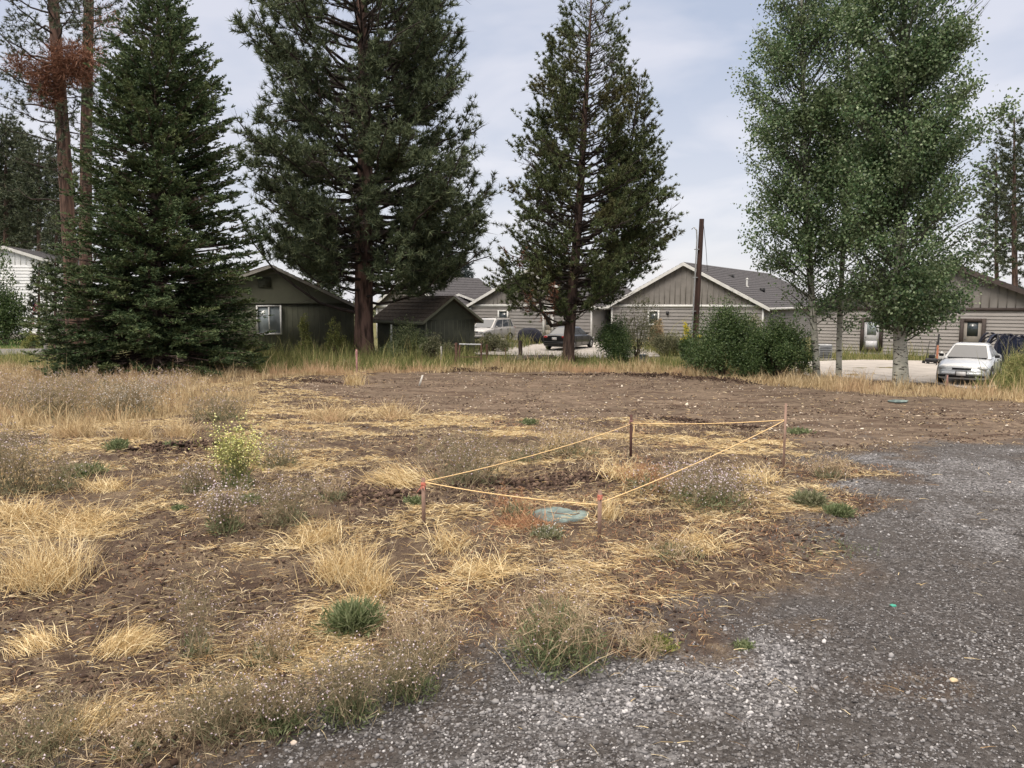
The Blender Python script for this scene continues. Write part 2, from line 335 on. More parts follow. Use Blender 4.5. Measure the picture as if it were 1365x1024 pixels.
MAT = dict(
    limb_dark=mat('dark_limbs', (.062, .046, .04), (.03, .024, .022), 5, .9),
    bark_fir=bark('fir_bark', (.16, .12, .10), (.06, .045, .04)),
    bark_pine=bark('pine_bark', (.20, .125, .10), (.05, .035, .03), 5),
    bark_red=bark('reddish_bark', (.15, .095, .075), (.05, .036, .03), 6),
    bark_mid=bark('brown_bark', (.155, .105, .085), (.055, .04, .035), 7),
    needles_spruce=leafmat('spruce_needles', [(.03, .055, .026), (.065, .102, .045), (.13, .165, .075)], .15, .6, .2, (.125, .155, .065), .9),
    needles_pine=leafmat('pine_needles', [(.04, .058, .034), (.085, .11, .058), (.155, .18, .095)], .15, .6, .2),
    needles_mid=leafmat('lodgepole_needles', [(.038, .056, .026), (.078, .104, .044), (.145, .165, .07)], .15, .6, .2, (.12, .115, .05), .45),
    needles_dead=leafmat('dead_needles', [(.09, .04, .025), (.2, .09, .055), (.3, .16, .10)], .1),
    needles_far=leafmat('distant_needles', [(.035, .05, .03), (.065, .085, .05), (.12, .13, .075)], .1),
    needles_blue=leafmat('blue_needles', [(.04, .055, .055), (.07, .09, .09), (.10, .12, .12)], .1),
    leaf_aspen=leafmat('aspen_leaves', [(.036, .072, .03), (.072, .13, .052), (.135, .20, .085), (.28, .34, .2)], .3, .45, .4, (.10, .13, .06), 1.0),
    leaf_bush=leafmat('bush_leaves', [(.025, .05, .016), (.055, .095, .03), (.12, .16, .06)], .25, .5, .35),
    leaf_pale=leafmat('pale_leaves', [(.10, .13, .04), (.2, .22, .07), (.3, .28, .10)], .3),
    leaf_green=leafmat('green_leaves', [(.075, .10, .045), (.14, .175, .08), (.26, .28, .16)], .3),
    leaf_yellow=leafmat('yellow_leaves', [(.5, .42, .03), (.7, .6, .06), (.75, .7, .12)], .3),
    leaf_sage=leafmat('sage_leaves', [(.085, .10, .05), (.17, .18, .10), (.29, .27, .18)], .25),
    stem_tan=leafmat('dry_stems', [(.17, .125, .075), (.36, .275, .175), (.58, .47, .32)], .15),
    stem_grey=leafmat('grey_green_stems', [(.12, .115, .065), (.24, .20, .125), (.38, .30, .2)], .2),
    stem_red=leafmat('rusty_stems', [(.20, .10, .06), (.38, .20, .11), (.54, .37, .21)], .2),
    straw=leafmat('straw', [(.29, .18, .088), (.50, .365, .18), (.71, .57, .33), (.83, .72, .48)], .2, .7, .2),
    straw_far=leafmat('standing_dry_grass', [(.26, .18, .09), (.5, .38, .22), (.70, .58, .37)], .25, .7, .2, (.5, .34, .21), .35),
    grass_mixed=leafmat('green_tan_grass', [(.09, .12, .035), (.2, .22, .08), (.42, .36, .17)], .25, .7, .2),
    lawn=leafmat('lawn_grass', [(.06, .12, .03), (.11, .19, .05)], .2),
    flower_lilac=leafmat('lilac_flowers', [(.40, .31, .36), (.55, .46, .50), (.72, .66, .68)], .1),
    flower_white=leafmat('pale_flowers', [(.45, .42, .4), (.62, .58, .55), (.78, .76, .74)], .1),
    flower_yellow=leafmat('yellow_flowers', [(.62, .62, .16), (.78, .78, .32), (.82, .82, .45)], .1),
    stone=leafmat('gravel_stones', [(.04, .037, .037), (.085, .081, .082), (.14, .135, .138), (.24, .235, .24)], 0, .85),
    stone_pale=leafmat('pale_gravel_stones', [(.11, .108, .11), (.19, .185, .193), (.29, .285, .293), (.42, .41, .415)], 0, .85),
    clod=leafmat('dirt_clods', [(.02, .012, .009), (.055, .034, .025), (.14, .095, .07)], 0, .95),
    chip=leafmat('pale_chips', [(.3, .22, .15), (.55, .46, .36), (.72, .68, .6)], 0, .9),
    green_wall=mat('olive_siding', (.155, .158, .115), (.13, .134, .098), 1.5, .8, .004, 30),
    green_dark=mat('dark_olive_siding', (.08, .085, .062), (.06, .065, .048), 2, .8, .004, 30),
    white=mat('white_paint', (.64, .64, .625), (.54, .54, .525), 3, .6),
    offwhite=mat('weathered_white_paint', (.52, .50, .46), (.38, .36, .33), 5, .7),
    siding=mat('taupe_siding', (.26, .248, .24), (.225, .212, .204), .8, .75, .003, 20),
    batten=mat('board_and_batten', (.225, .21, .195), (.18, .168, .155), 2, .8, .003, 20),
    siding_b=mat('tan_siding', (.32, .30, .285), (.28, .26, .247), .8, .75, .003, 20),
    dark_trim=mat('dark_brown_trim', (.065, .05, .045), (.045, .035, .032), 4, .7),
    shingle=mat('charcoal_shingles', (.085, .082, .088), (.045, .044, .048), 9, .95, .01, 25, spec=.15),
    shingle_b=mat('brown_shingles', (.13, .105, .085), (.075, .062, .052), 8, .95, .01, 25, spec=.15),
    white_siding=mat('white_lap_siding', (.78, .79, .80), (.66, .68, .70), 1, .6),
    pane=glass('window_glass', (.035, .045, .05)), pane_curtain=glass('curtained_glass', (.27, .31, .33), .2),
    door=mat('door_paint', (.33, .30, .27), (.27, .25, .22), 3, .5), door_white=mat('white_door', (.62, .62, .64), (.5, .5, .53), 3, .5),
    concrete=mat('concrete', (.42, .39, .365), (.31, .29, .27), 1.4, .9, .004, 30, lo=.3, hi=.7),
    asphalt=mat('asphalt', (.16, .155, .15), (.11, .108, .105), 3, .9, .004, 60),
    lid=mat('teal_grey_lid', (.17, .215, .205), (.08, .105, .105), 7, .85, .012, 30, spec=.1),
    lath=mat('weathered_lath', (.34, .23, .18), (.2, .13, .10), 14, .9, .003, 60, stretch=(1, 1, .2)),
    lath_dark=mat('dark_lath', (.12, .06, .05), (.07, .04, .035), 14, .9, stretch=(1, 1, .2)),
    pink=mat('pink_paint', (.34, .19, .17), (.24, .13, .12), 20, .8), rope=mat('yellow_rope', (.78, .58, .32), (.6, .40, .18), 90, .8, .002, 200),
    tape=mat('orange_tape', (.62, .25, .18), (.5, .18, .13), 30, .6),
    rust=mat('rusty_steel', (.15, .085, .062), (.08, .045, .036), 20, .85), pole=mat('creosote_pole', (.075, .042, .034), (.035, .022, .02), 6, .9, .01, 20, stretch=(1, 1, .1)),
    galv=mat('galvanised_steel', (.38, .39, .40), (.28, .29, .3), 8, .5, metal=.4), darkmetal=mat('dark_metal', (.03, .03, .033), (.02, .02, .022), 6, .55),
    rubber=mat('tyre_rubber', (.022, .022, .023), (.015, .015, .016), 10, .85), rim=mat('wheel_rim', (.42, .43, .44), (.3, .31, .32), 12, .35, metal=.6, coat=.2),
    silver=mat('silver_car_paint', (.50, .52, .54), (.47, .49, .51), 2, .32, metal=.15, coat=.8, spec=.5),
    champagne=mat('light_grey_car_paint', (.36, .355, .355), (.33, .325, .325), 2, .35, metal=.15, coat=.7, spec=.5),
    black=mat('black_car_paint', (.008, .009, .012), (.006, .007, .009), 2, .3, coat=.45, spec=.4),
    blacktrim=mat('black_trim', (.015, .015, .016), (.01, .01, .011), 6, .6), carglass=glass('car_glass', (.045, .055, .07), .06),
    lamp=glass('headlight_lens', (.33, .34, .35), .06), lampred=glass('tail_light_lens', (.30, .012, .012), .15),
    cover=mat('navy_cover', (.018, .020, .034), (.010, .011, .02), 5, .8, .02, 6), net=mat('navy_mesh', (.02, .028, .06), (.012, .018, .04), 9, .8),
    red=mat('red_cloth', (.5, .04, .05), (.4, .03, .04), 8, .8), navy=mat('navy_cloth', (.03, .05, .16), (.02, .04, .12), 8, .8), cloth=mat('white_cloth', (.72, .71, .7), (.6, .6, .6), 8, .8),
    orange=mat('orange_handle', (.42, .19, .12), (.42, .15, .08), 9, .7), yellow=mat('yellow_plastic', (.75, .62, .05), (.6, .5, .04), 9, .5), pot=mat('grey_pot', (.07, .085, .10), (.05, .06, .07), 9, .7),
    logw=mat('weathered_timber', (.14, .12, .105), (.06, .05, .045), 10, .9, .01, 30),
)

# ------------------------------------------------------------------ ground sheet
def axis(lo, hi, step_fn, start=0.):
    a = [start]
    while a[-1] < hi: a.append(a[-1]+step_fn(a[-1]))
    c = [start]
    while c[-1] > lo: c.append(c[-1]-step_fn(c[-1]))
    return np.array(c[::-1][:-1]+a)
xs = axis(-1200, 1200, lambda v: .07 if abs(v) < 8 else .14 if abs(v) < 26 else max(.4, (abs(v)-25)*.12))
ys = axis(-60, 1500, lambda v: max(.4, -v*.15) if v < .5 else .06 if v < 12 else .14 if v < 37 else max(.3, (v-36)*.1))
GX, GY = np.meshgrid(xs, ys)
GZ = ground(GX, GY)
sel = (GX > -30) & (GX < 32) & (GY > -2) & (GY < 45)
mk = np.zeros(GX.shape+(4,))
mk[..., 0][sel] = soft(GX[sel], GY[sel], GRAVEL, 1.3, 12)
mk[..., 0][(~sel) & (GX > 0) & (GY < 9)] = 1
mk[..., 1][sel] = soft(GX[sel], GY[sel], DIRT, .6)
back = soft_back = smooth((GY-(34.2-np.clip(GX-8, 0, 14)*.62+(fbm(GX, GY, 2, 33)-.5)*2))/2.0)
mk[..., 2] = back
def pale(x, y):
    c = [G(*p)[:2] for p in [(560, 985), (760, 930), (880, 870), (980, 862), (1080, 900), (1040, 980), (980, 1060), (700, 1100)]]
    d = [G(*p)[:2] for p in [(1365, 850), (1300, 930), (1220, 1030), (1500, 1100), (1600, 850)]]
    e = [G(*p)[:2] for p in [(1150, 604), (1365, 604), (1600, 620), (1600, 760), (1365, 790), (1260, 720), (1180, 680), (1150, 650)]]
    return np.clip((soft(x, y, c, .5)*.9+soft(x, y, d, .7)*.55+soft(x, y, e, 1.3)*.62)*(.25+1.1*fbm(x, y, .7, 77)), 0, 1)
mk[..., 3][sel] = pale(GX[sel], GY[sel])
ny, nx = GX.shape
i = (np.arange(ny-1)[:, None]*nx+np.arange(nx-1)[None]).ravel()
g = MB(); g.add(np.stack([GX, GY, GZ], -1).reshape(-1, 3), np.stack([i, i+1, i+nx+1, i+nx], -1))
go = g.build('ground', gm, smooth_=True); tag(go, kind='structure')
ca = go.data.color_attributes.new('mask', 'FLOAT_COLOR', 'POINT'); ca.data.foreach_set('color', mk.reshape(-1).astype(np.float32))
del GX, GY, GZ, mk

def sheet(name, pts, m, z=.012, label=None):
    b = MB(); q = [np.array([*G(*p)[:2], float(ground(*G(*p)[:2]))]) if len(p) == 2 else np.array(p) for p in pts]
    poly = [np.array([p[0], p[1], -.7+z]) for p in q]
    b.prism(poly, (0, 0, .05)); o = b.build(name, m); tag(o, kind='structure'); return o
sheet('concrete_pad', [(1050, 484), (1150, 481), (1330, 484), (1420, 497), (1420, 512), (1290, 520), (1240, 512), (1050, 501)], MAT['concrete'], .01)
sheet('driveway', [(600, 473), (700, 462), (745, 455.5), (860, 459), (880, 476), (800, 479), (690, 475)], MAT['concrete'], .01)
sheet('street', [(560, 463), (620, 458), (760, 457), (700, 461.5), (600, 472)], MAT['asphalt'], .006)
sheet('path', [(-200, 468), (60, 466), (75, 473), (-200, 479)], MAT['asphalt'], .01)

# ------------------------------------------------------------------ scatter: stones, clods, chips, straw
ICO = None
def ico():
    p = (1+5**.5)/2
    v = nrm(np.array([[-1, p, 0], [1, p, 0], [-1, -p, 0], [1, -p, 0], [0, -1, p], [0, 1, p], [0, -1, -p], [0, 1, -p], [p, 0, -1], [p, 0, 1], [-p, 0, -1], [-p, 0, 1]], float))
    f = np.array([[0, 11, 5], [0, 5, 1], [0, 1, 7], [0, 7, 10], [0, 10, 11], [1, 5, 9], [5, 11, 4], [11, 10, 2], [10, 7, 6], [7, 1, 8], [3, 9, 4], [3, 4, 2], [3, 2, 6], [3, 6, 8], [3, 8, 9], [4, 9, 5], [2, 4, 11], [6, 2, 10], [8, 6, 7], [9, 8, 1]])
    return v, f
OCT = (np.array([[1, 0, 0], [0, 1, 0], [-1, 0, 0], [0, -1, 0], [0, 0, 1], [0, 0, -1]], float), np.array([[0, 1, 4], [1, 2, 4], [2, 3, 4], [3, 0, 4], [1, 0, 5], [2, 1, 5], [3, 2, 5], [0, 3, 5]]))
def rocks(b, pos, size, flat=.6, form=None, m=0):
    v, f = form or ico(); n = len(pos); k = len(v)
    V = v[None]*(1+rng.normal(size=(n, k, 1))*.13)
    V = V*np.stack([rng.uniform(.7, 1.3, n), rng.uniform(.6, 1.1, n), flat*rng.uniform(.7, 1.2, n)], 1)[:, None]
    a = rng.uniform(0, 2*pi, n); c, s_ = np.cos(a)[:, None], np.sin(a)[:, None]
    tl = rng.normal(size=(n, 1))*.35
    x, y, z = V[..., 0], V[..., 1], V[..., 2]; x, z = x*np.cos(tl)-z*np.sin(tl), x*np.sin(tl)+z*np.cos(tl)
    V = np.stack([x*c-y*s_, x*s_+y*c, z], -1)*np.asarray(size)[:, None, None]+pos[:, None]
    b.add(V.reshape(-1, 3), (f[None]+(np.arange(n)*k)[:, None, None]).reshape(-1, 3), m)
def wedge(n, y0, y1, pw=1.0):
    """random ground points inside a fan in front of the camera, nearer = denser"""
    u = rng.random(n); y = (y0**(2-pw)+(y1**(2-pw)-y0**(2-pw))*u)**(1/(2-pw)) if pw != 2 else y0*(y1/y0)**u
    x = (rng.random(n)*2-1)*(y*.74+.9)
    return x, y
def at_ground(x, y, dz=0.): return np.stack([x, y, ground(x, y)+dz], 1)

BARE = [[G(*p)[:2] for p in q] for q in ([(-60, 800), (90, 772), (200, 745), (350, 760), (420, 800), (400, 850), (290, 860), (240, 935), (150, 965), (-60, 950)], [(190, 590), (285, 578), (275, 612), (185, 622)],
        [(430, 655), (560, 648), (565, 720), (440, 700)], [(130, 690), (300, 680), (420, 725), (300, 740), (150, 730)], [(560, 640), (760, 625), (830, 655), (700, 680), (590, 665)], [(430, 590), (600, 575), (620, 600), (450, 615)], [(850, 705), (1000, 700), (1190, 680), (1190, 760), (1040, 800), (960, 850), (860, 900), (790, 850), (800, 770)], [(800, 740), (1020, 722), (1180, 720), (1060, 800), (900, 860), (820, 820)], [(430, 720), (560, 705), (690, 720), (660, 770), (540, 760)], [(150, 745), (330, 735), (420, 790), (300, 830)], [(0, 840), (150, 870), (120, 950), (-50, 940)])]
def bare(x, y):
    r = 0
    for q in BARE: r = r+soft(x, y, q, .4, 4)
    return np.clip(r, 0, 1)*np.clip(.35+1.5*fbm(x, y, .6, 171), 0, 1)
x, y = wedge(230000, 2.5, 17, 1.85)
gmk = soft(x, y, GRAVEL, .9, 8); pl = pale(x, y)
cl = fbm(x, y, .5, 61)+.25*(fbm(x, y, 1.8, 66)-.5)
keep = (rng.random(len(x)) < gmk*(.22+.95*np.clip((cl-.42)*4, 0, 1)*.5+pl*.7)) | (rng.random(len(x)) < .05)
x, y, pl = x[keep], y[keep], pl[keep]
sz = rng.lognormal(math.log(.0066), .40, len(x))*(1+.25*pl)*(1+np.clip(y-6, 0, 10)*.05)
isp = rng.random(len(x)) < (.07+.5*pl)
pos = at_ground(x, y); pos[:, 2] += sz*.25
for nm, kk, mm in (('gravel', ~isp, 'stone'), ('pale_gravel', isp, 'stone_pale')):
    near = kk & (y < 5.5); far = kk & (y >= 5.5)
    b = MB(); rocks(b, pos[near], sz[near]); rocks(b, pos[far], sz[far], form=OCT)
    tag(b.build(nm, MAT[mm]), 'loose crushed gravel scattered over the drive' if nm == 'gravel' else 'pale crushed gravel lying in loose bands on the drive', 'gravel', kind='stuff')
x, y = wedge(110000, 2.6, 30, 1.55); gmk = soft(x, y, GRAVEL, .35)
cl = fbm(x, y, .8, 71)
keep = rng.random(len(x)) < (1-gmk)*np.clip((cl-.45)*4+.8*bare(x, y), .03, 1)
x, y = x[keep], y[keep]; sz = np.minimum(rng.lognormal(math.log(.012), .5, len(x)), .035)*(1+np.clip(y-6, 0, 20)*.03)
b = MB(); pos = at_ground(x, y, .002); rocks(b, pos, sz, .65, form=OCT)
for (a0, a1, nn, hh) in (((590, 497), (700, 493), 900, .16), ((835, 501), (905, 501), 700, .2), ((900, 503), (1010, 512), 700, .12), ((195, 603), (285, 596), 900, .1), ((640, 640), (800, 640), 900, .07), ((450, 655), (540, 668), 600, .06), ((390, 508), (470, 512), 500, .09), ((880, 560), (1010, 575), 500, .05), ((700, 500), (830, 500), 400, .06)):
    u = rng.random(nn); p0, p1 = G(*a0), G(*a1); xx = p0[0]+(p1[0]-p0[0])*u+rng.normal(size=nn)*.15; yy = p0[1]+(p1[1]-p0[1])*u+rng.normal(size=nn)*.28
    hq = hh*np.exp(-((yy-(p0[1]+(p1[1]-p0[1])*u))/.3)**2)*fbm(xx, yy, .7, 181)*1.4*rng.random(nn); pq = at_ground(xx, yy); pq[:, 2] += hq
    rocks(b, pq, np.minimum(rng.lognormal(math.log(.028), .4, nn), .055), .75, form=OCT)
tag(b.build('soil_clods', MAT['clod']), 'dark crumbs and clods of turned soil', 'soil', kind='stuff')
x, y = wedge(16000, 9, 34, .4); dm = soft(x, y, DIRT, .5)
keep = rng.random(len(x)) < dm*.42*np.clip((fbm(x, y, 2.2, 75)-.35)*3, .1, 1)+.04; x, y = x[keep], y[keep]
b = MB(); rocks(b, at_ground(x, y, .004), rng.lognormal(math.log(.022), .45, len(x)), .35, form=OCT)
tag(b.build('pale_chips', MAT['chip']), 'pale chips and pebbles strewn over the graded soil', 'debris', kind='stuff')

# flattened straw
def straw_density(x, y):
    gmk = soft(x, y, GRAVEL, .45); dm = soft(x, y, DIRT, .5)
    c = fbm(x, y, 1.3, 90, 4)+.35*(fbm(x, y, .28, 91, 2)-.5)
    d = np.clip((c-.495)*6, 0, 1)
    d = d*(1-.93*bare(x, y)); return d*(1-gmk)*(1-.985*dm)+.0015*gmk+.04*(1-gmk)*(1-.9*dm)
x, y = wedge(560000, 3.0, 34, 1.6)
y_ok = rng.random(len(x)) < straw_density(x, y); x, y = x[y_ok], y[y_ok]
ang = (fbm(x, y, .9, 95, 3)-.5)*6+rng.normal(size=len(x))*.75+pi*(rng.random(len(x)) < .5)
lift = np.abs(rng.normal(size=len(x)))*.16
ln = rng.uniform(.03, .17, len(x)); wd = .0018+.00044*y
d0 = nrm(np.stack([np.cos(ang), np.sin(ang), lift+.10], 1)); d1 = nrm(np.stack([np.cos(ang+rng.normal(size=len(x))*.1), np.sin(ang+rng.normal(size=len(x))*.1), lift*.3-.06], 1))
b = MB(); pos = at_ground(x, y, .004); pos[:, 2] += rng.random(len(x))*.02; b.grass(pos, d0, d1, ln, wd)
tag(b.build('flattened_straw', MAT['straw']), 'flattened dry straw matted over the dark soil', 'straw', kind='stuff')
# short stubble, rusty weeds and fine low growth
x, y = wedge(260000, 3.0, 32, 1.5); gmk = soft(x, y, GRAVEL, .5); dm = soft(x, y, DIRT, .5)
c = fbm(x, y, .7, 101, 3); keep = rng.random(len(x)) < np.clip((c-.46)*5, 0, 1)*(1-gmk)*(1-.95*dm)*(1-.8*bare(x, y))+.012*(1-dm)*(1-gmk); x, y = x[keep], y[keep]
k = len(x); lean = rng.normal(size=(k, 2))*.6
d0 = nrm(np.stack([lean[:, 0], lean[:, 1], np.ones(k)], 1)); d1 = nrm(np.stack([lean[:, 0]*2, lean[:, 1]*2, np.full(k, .55)], 1))
b = MB(); b.grass(at_ground(x, y), d0, d1, rng.uniform(.02, .10, k), .0018+.0005*y)
rm = fbm(x, y, 1.6, 111)
tag(b.build('stubble', MAT['stem_tan']), 'short dry stubble and fine weeds over the field', 'stubble', kind='stuff')
x, y = wedge(90000, 3.2, 20, 1.5); gmk = soft(x, y, GRAVEL, .9); dm = soft(x, y, DIRT, .5)
c = fbm(x, y, 1.1, 121, 3); keep = rng.random(len(x)) < np.clip((c-.53)*7, 0, 1)*(1-gmk)*(1-dm)*(.25+.75*(x > -1)); x, y = x[keep], y[keep]
k = len(x); lean = rng.normal(size=(k, 2))
d0 = nrm(np.stack([lean[:, 0], lean[:, 1], np.ones(k)], 1)); d1 = nrm(np.stack([lean[:, 0]*2, lean[:, 1]*2, np.full(k, .5)], 1))
b = MB(); b.grass(at_ground(x, y), d0, d1, rng.uniform(.02, .07, k), .002+.0005*y)
tag(b.build('rusty_ground_cover', MAT['stem_red']), 'low rusty orange weeds around the staked square', 'weeds', kind='stuff')

def scatter_poly(px, nper, jit=0):
    poly = [G(*p)[:2] for p in px] if not hasattr(px[0], 'shape') else px
    a = np.array(poly); lo, hi = a.min(0), a.max(0); n_ = int(nper*(hi-lo).prod()); n_ = min(n_, 500000)
    x = rng.uniform(lo[0], hi[0], n_); y = rng.uniform(lo[1], hi[1], n_)
    k = pip(x+(fbm(x, y, 1, 131)-.5)*jit, y+(fbm(x, y, 1, 137)-.5)*jit, poly); return x[k], y[k]
def stand(x, y, h0, h1, w_, sp=.35, b=None, m=0):
    k = len(x); lean = rng.normal(size=(k, 2))*sp
    d0 = nrm(np.stack([lean[:, 0]*.5, lean[:, 1]*.5, np.ones(k)], 1)); d1 = nrm(np.stack([lean[:, 0]*1.6, lean[:, 1]*1.6, np.ones(k)], 1))
    hh = rng.uniform(h0*.5, h1, k)*(.05+2.3*np.clip(fbm(x, y, .8, 141)-.22, 0, 1))*rng.lognormal(0, .3, k); b.grass(at_ground(x, y, -.01), d0, d1, hh, w_, m)
# tall dry grass band at the back of the lot
b = MB()
x, y = scatter_poly([(-150, 520), (-150, 488), (140, 491), (330, 496), (350, 506), (330, 545), (200, 560), (-150, 585)], 230, .8)
k = rng.random(len(x)) < np.clip((fbm(x, y, 1.3, 151)-.30)*4, 0, 1); stand(x[k], y[k], .2, .5, .016, .35, b)
x, y = scatter_poly([(350, 494), (600, 491), (860, 490), (1000, 500), (1080, 506), (1200, 517), (1290, 524), (1365, 527), (1500, 530), (1500, 541), (1365, 537), (1200, 530), (1000, 511), (870, 499), (700, 496), (500, 498), (350, 506)], 300, .9)
stand(x, y, .18, .5, .02, .3, b)
tag(b.build('standing_dry_grass', MAT['straw_far']), 'tall dry tan grass along the back edge of the lot', 'grass', kind='stuff')
b = MB()
x, y = scatter_poly([(330, 478), (470, 474), (610, 472), (640, 480), (620, 493), (480, 496), (340, 498)], 170, .8); stand(x, y, .35, .95, .022, .3, b)
x, y = scatter_poly([(640, 478), (860, 480), (930, 484), (1080, 488), (1080, 502), (930, 496), (640, 493)], 130, 1); stand(x, y, .2, .6, .022, .3, b)
x, y = scatter_poly([(1080, 474), (1240, 477), (1240, 483), (1150, 481.5), (1040, 484)], 60, 1); stand(x, y, .3, .8, .026, .3, b)
x, y = scatter_poly([(620, 464), (735, 456.5), (745, 457), (650, 472), (610, 474)], 40, 1); stand(x, y, .5, 1.1, .03, .35, b)
x, y = scatter_poly([(800, 459), (920, 461), (1040, 468), (1080, 480), (930, 480), (850, 470)], 50, 1); stand(x, y, .4, 1.0, .03, .35, b)
x, y = scatter_poly([(1335, 490), (1500, 492), (1500, 530), (1340, 528), (1300, 523), (1330, 512)], 130, 1); stand(x, y, .35, 1.1, .022, .4, b)
x, y = scatter_poly([(-60, 476), (90, 475), (90, 491), (-60, 490)], 90, 1); stand(x, y, .2, .5, .022, .35, b)
tag(b.build('green_tan_grass', MAT['grass_mixed']), 'mixed green and tan tall grass before the buildings', 'grass', kind='stuff')
b = MB(); x, y = scatter_poly([(-160, 448), (60, 446), (60, 464), (-160, 466)], 28, 0); stand(x, y, .12, .3, .05, .3, b)
tag(b.build('lawn', MAT['lawn']), 'green lawn beside the white house', 'lawn', kind='stuff')
b = MB(); x, y = scatter_poly([(1040, 722), (1120, 705), (1180, 722), (1170, 745), (1060, 740)], 1500, .3)
x2, y2 = scatter_poly([(920, 850), (850, 865), (900, 875)], 900, .2); x3, y3 = scatter_poly([(960, 780), (1020, 755), (1080, 760), (1000, 790)], 900, .2)
x4, y4 = scatter_poly([(960, 862), (1010, 850), (1020, 870)], 900, .1)
x = np.concatenate([x, x2, x3, x4]); y = np.concatenate([y, y2, y3, y4]); k = rng.random(len(x)) < np.clip((fbm(x, y, .25, 161)-.4)*5, 0, .8)
stand(x[k], y[k], .015, .05, .006, .9, b); tag(b.build('creeping_green_weeds', MAT['leaf_green']), 'thin creeping green weeds at the gravel edge', 'weeds', kind='stuff')

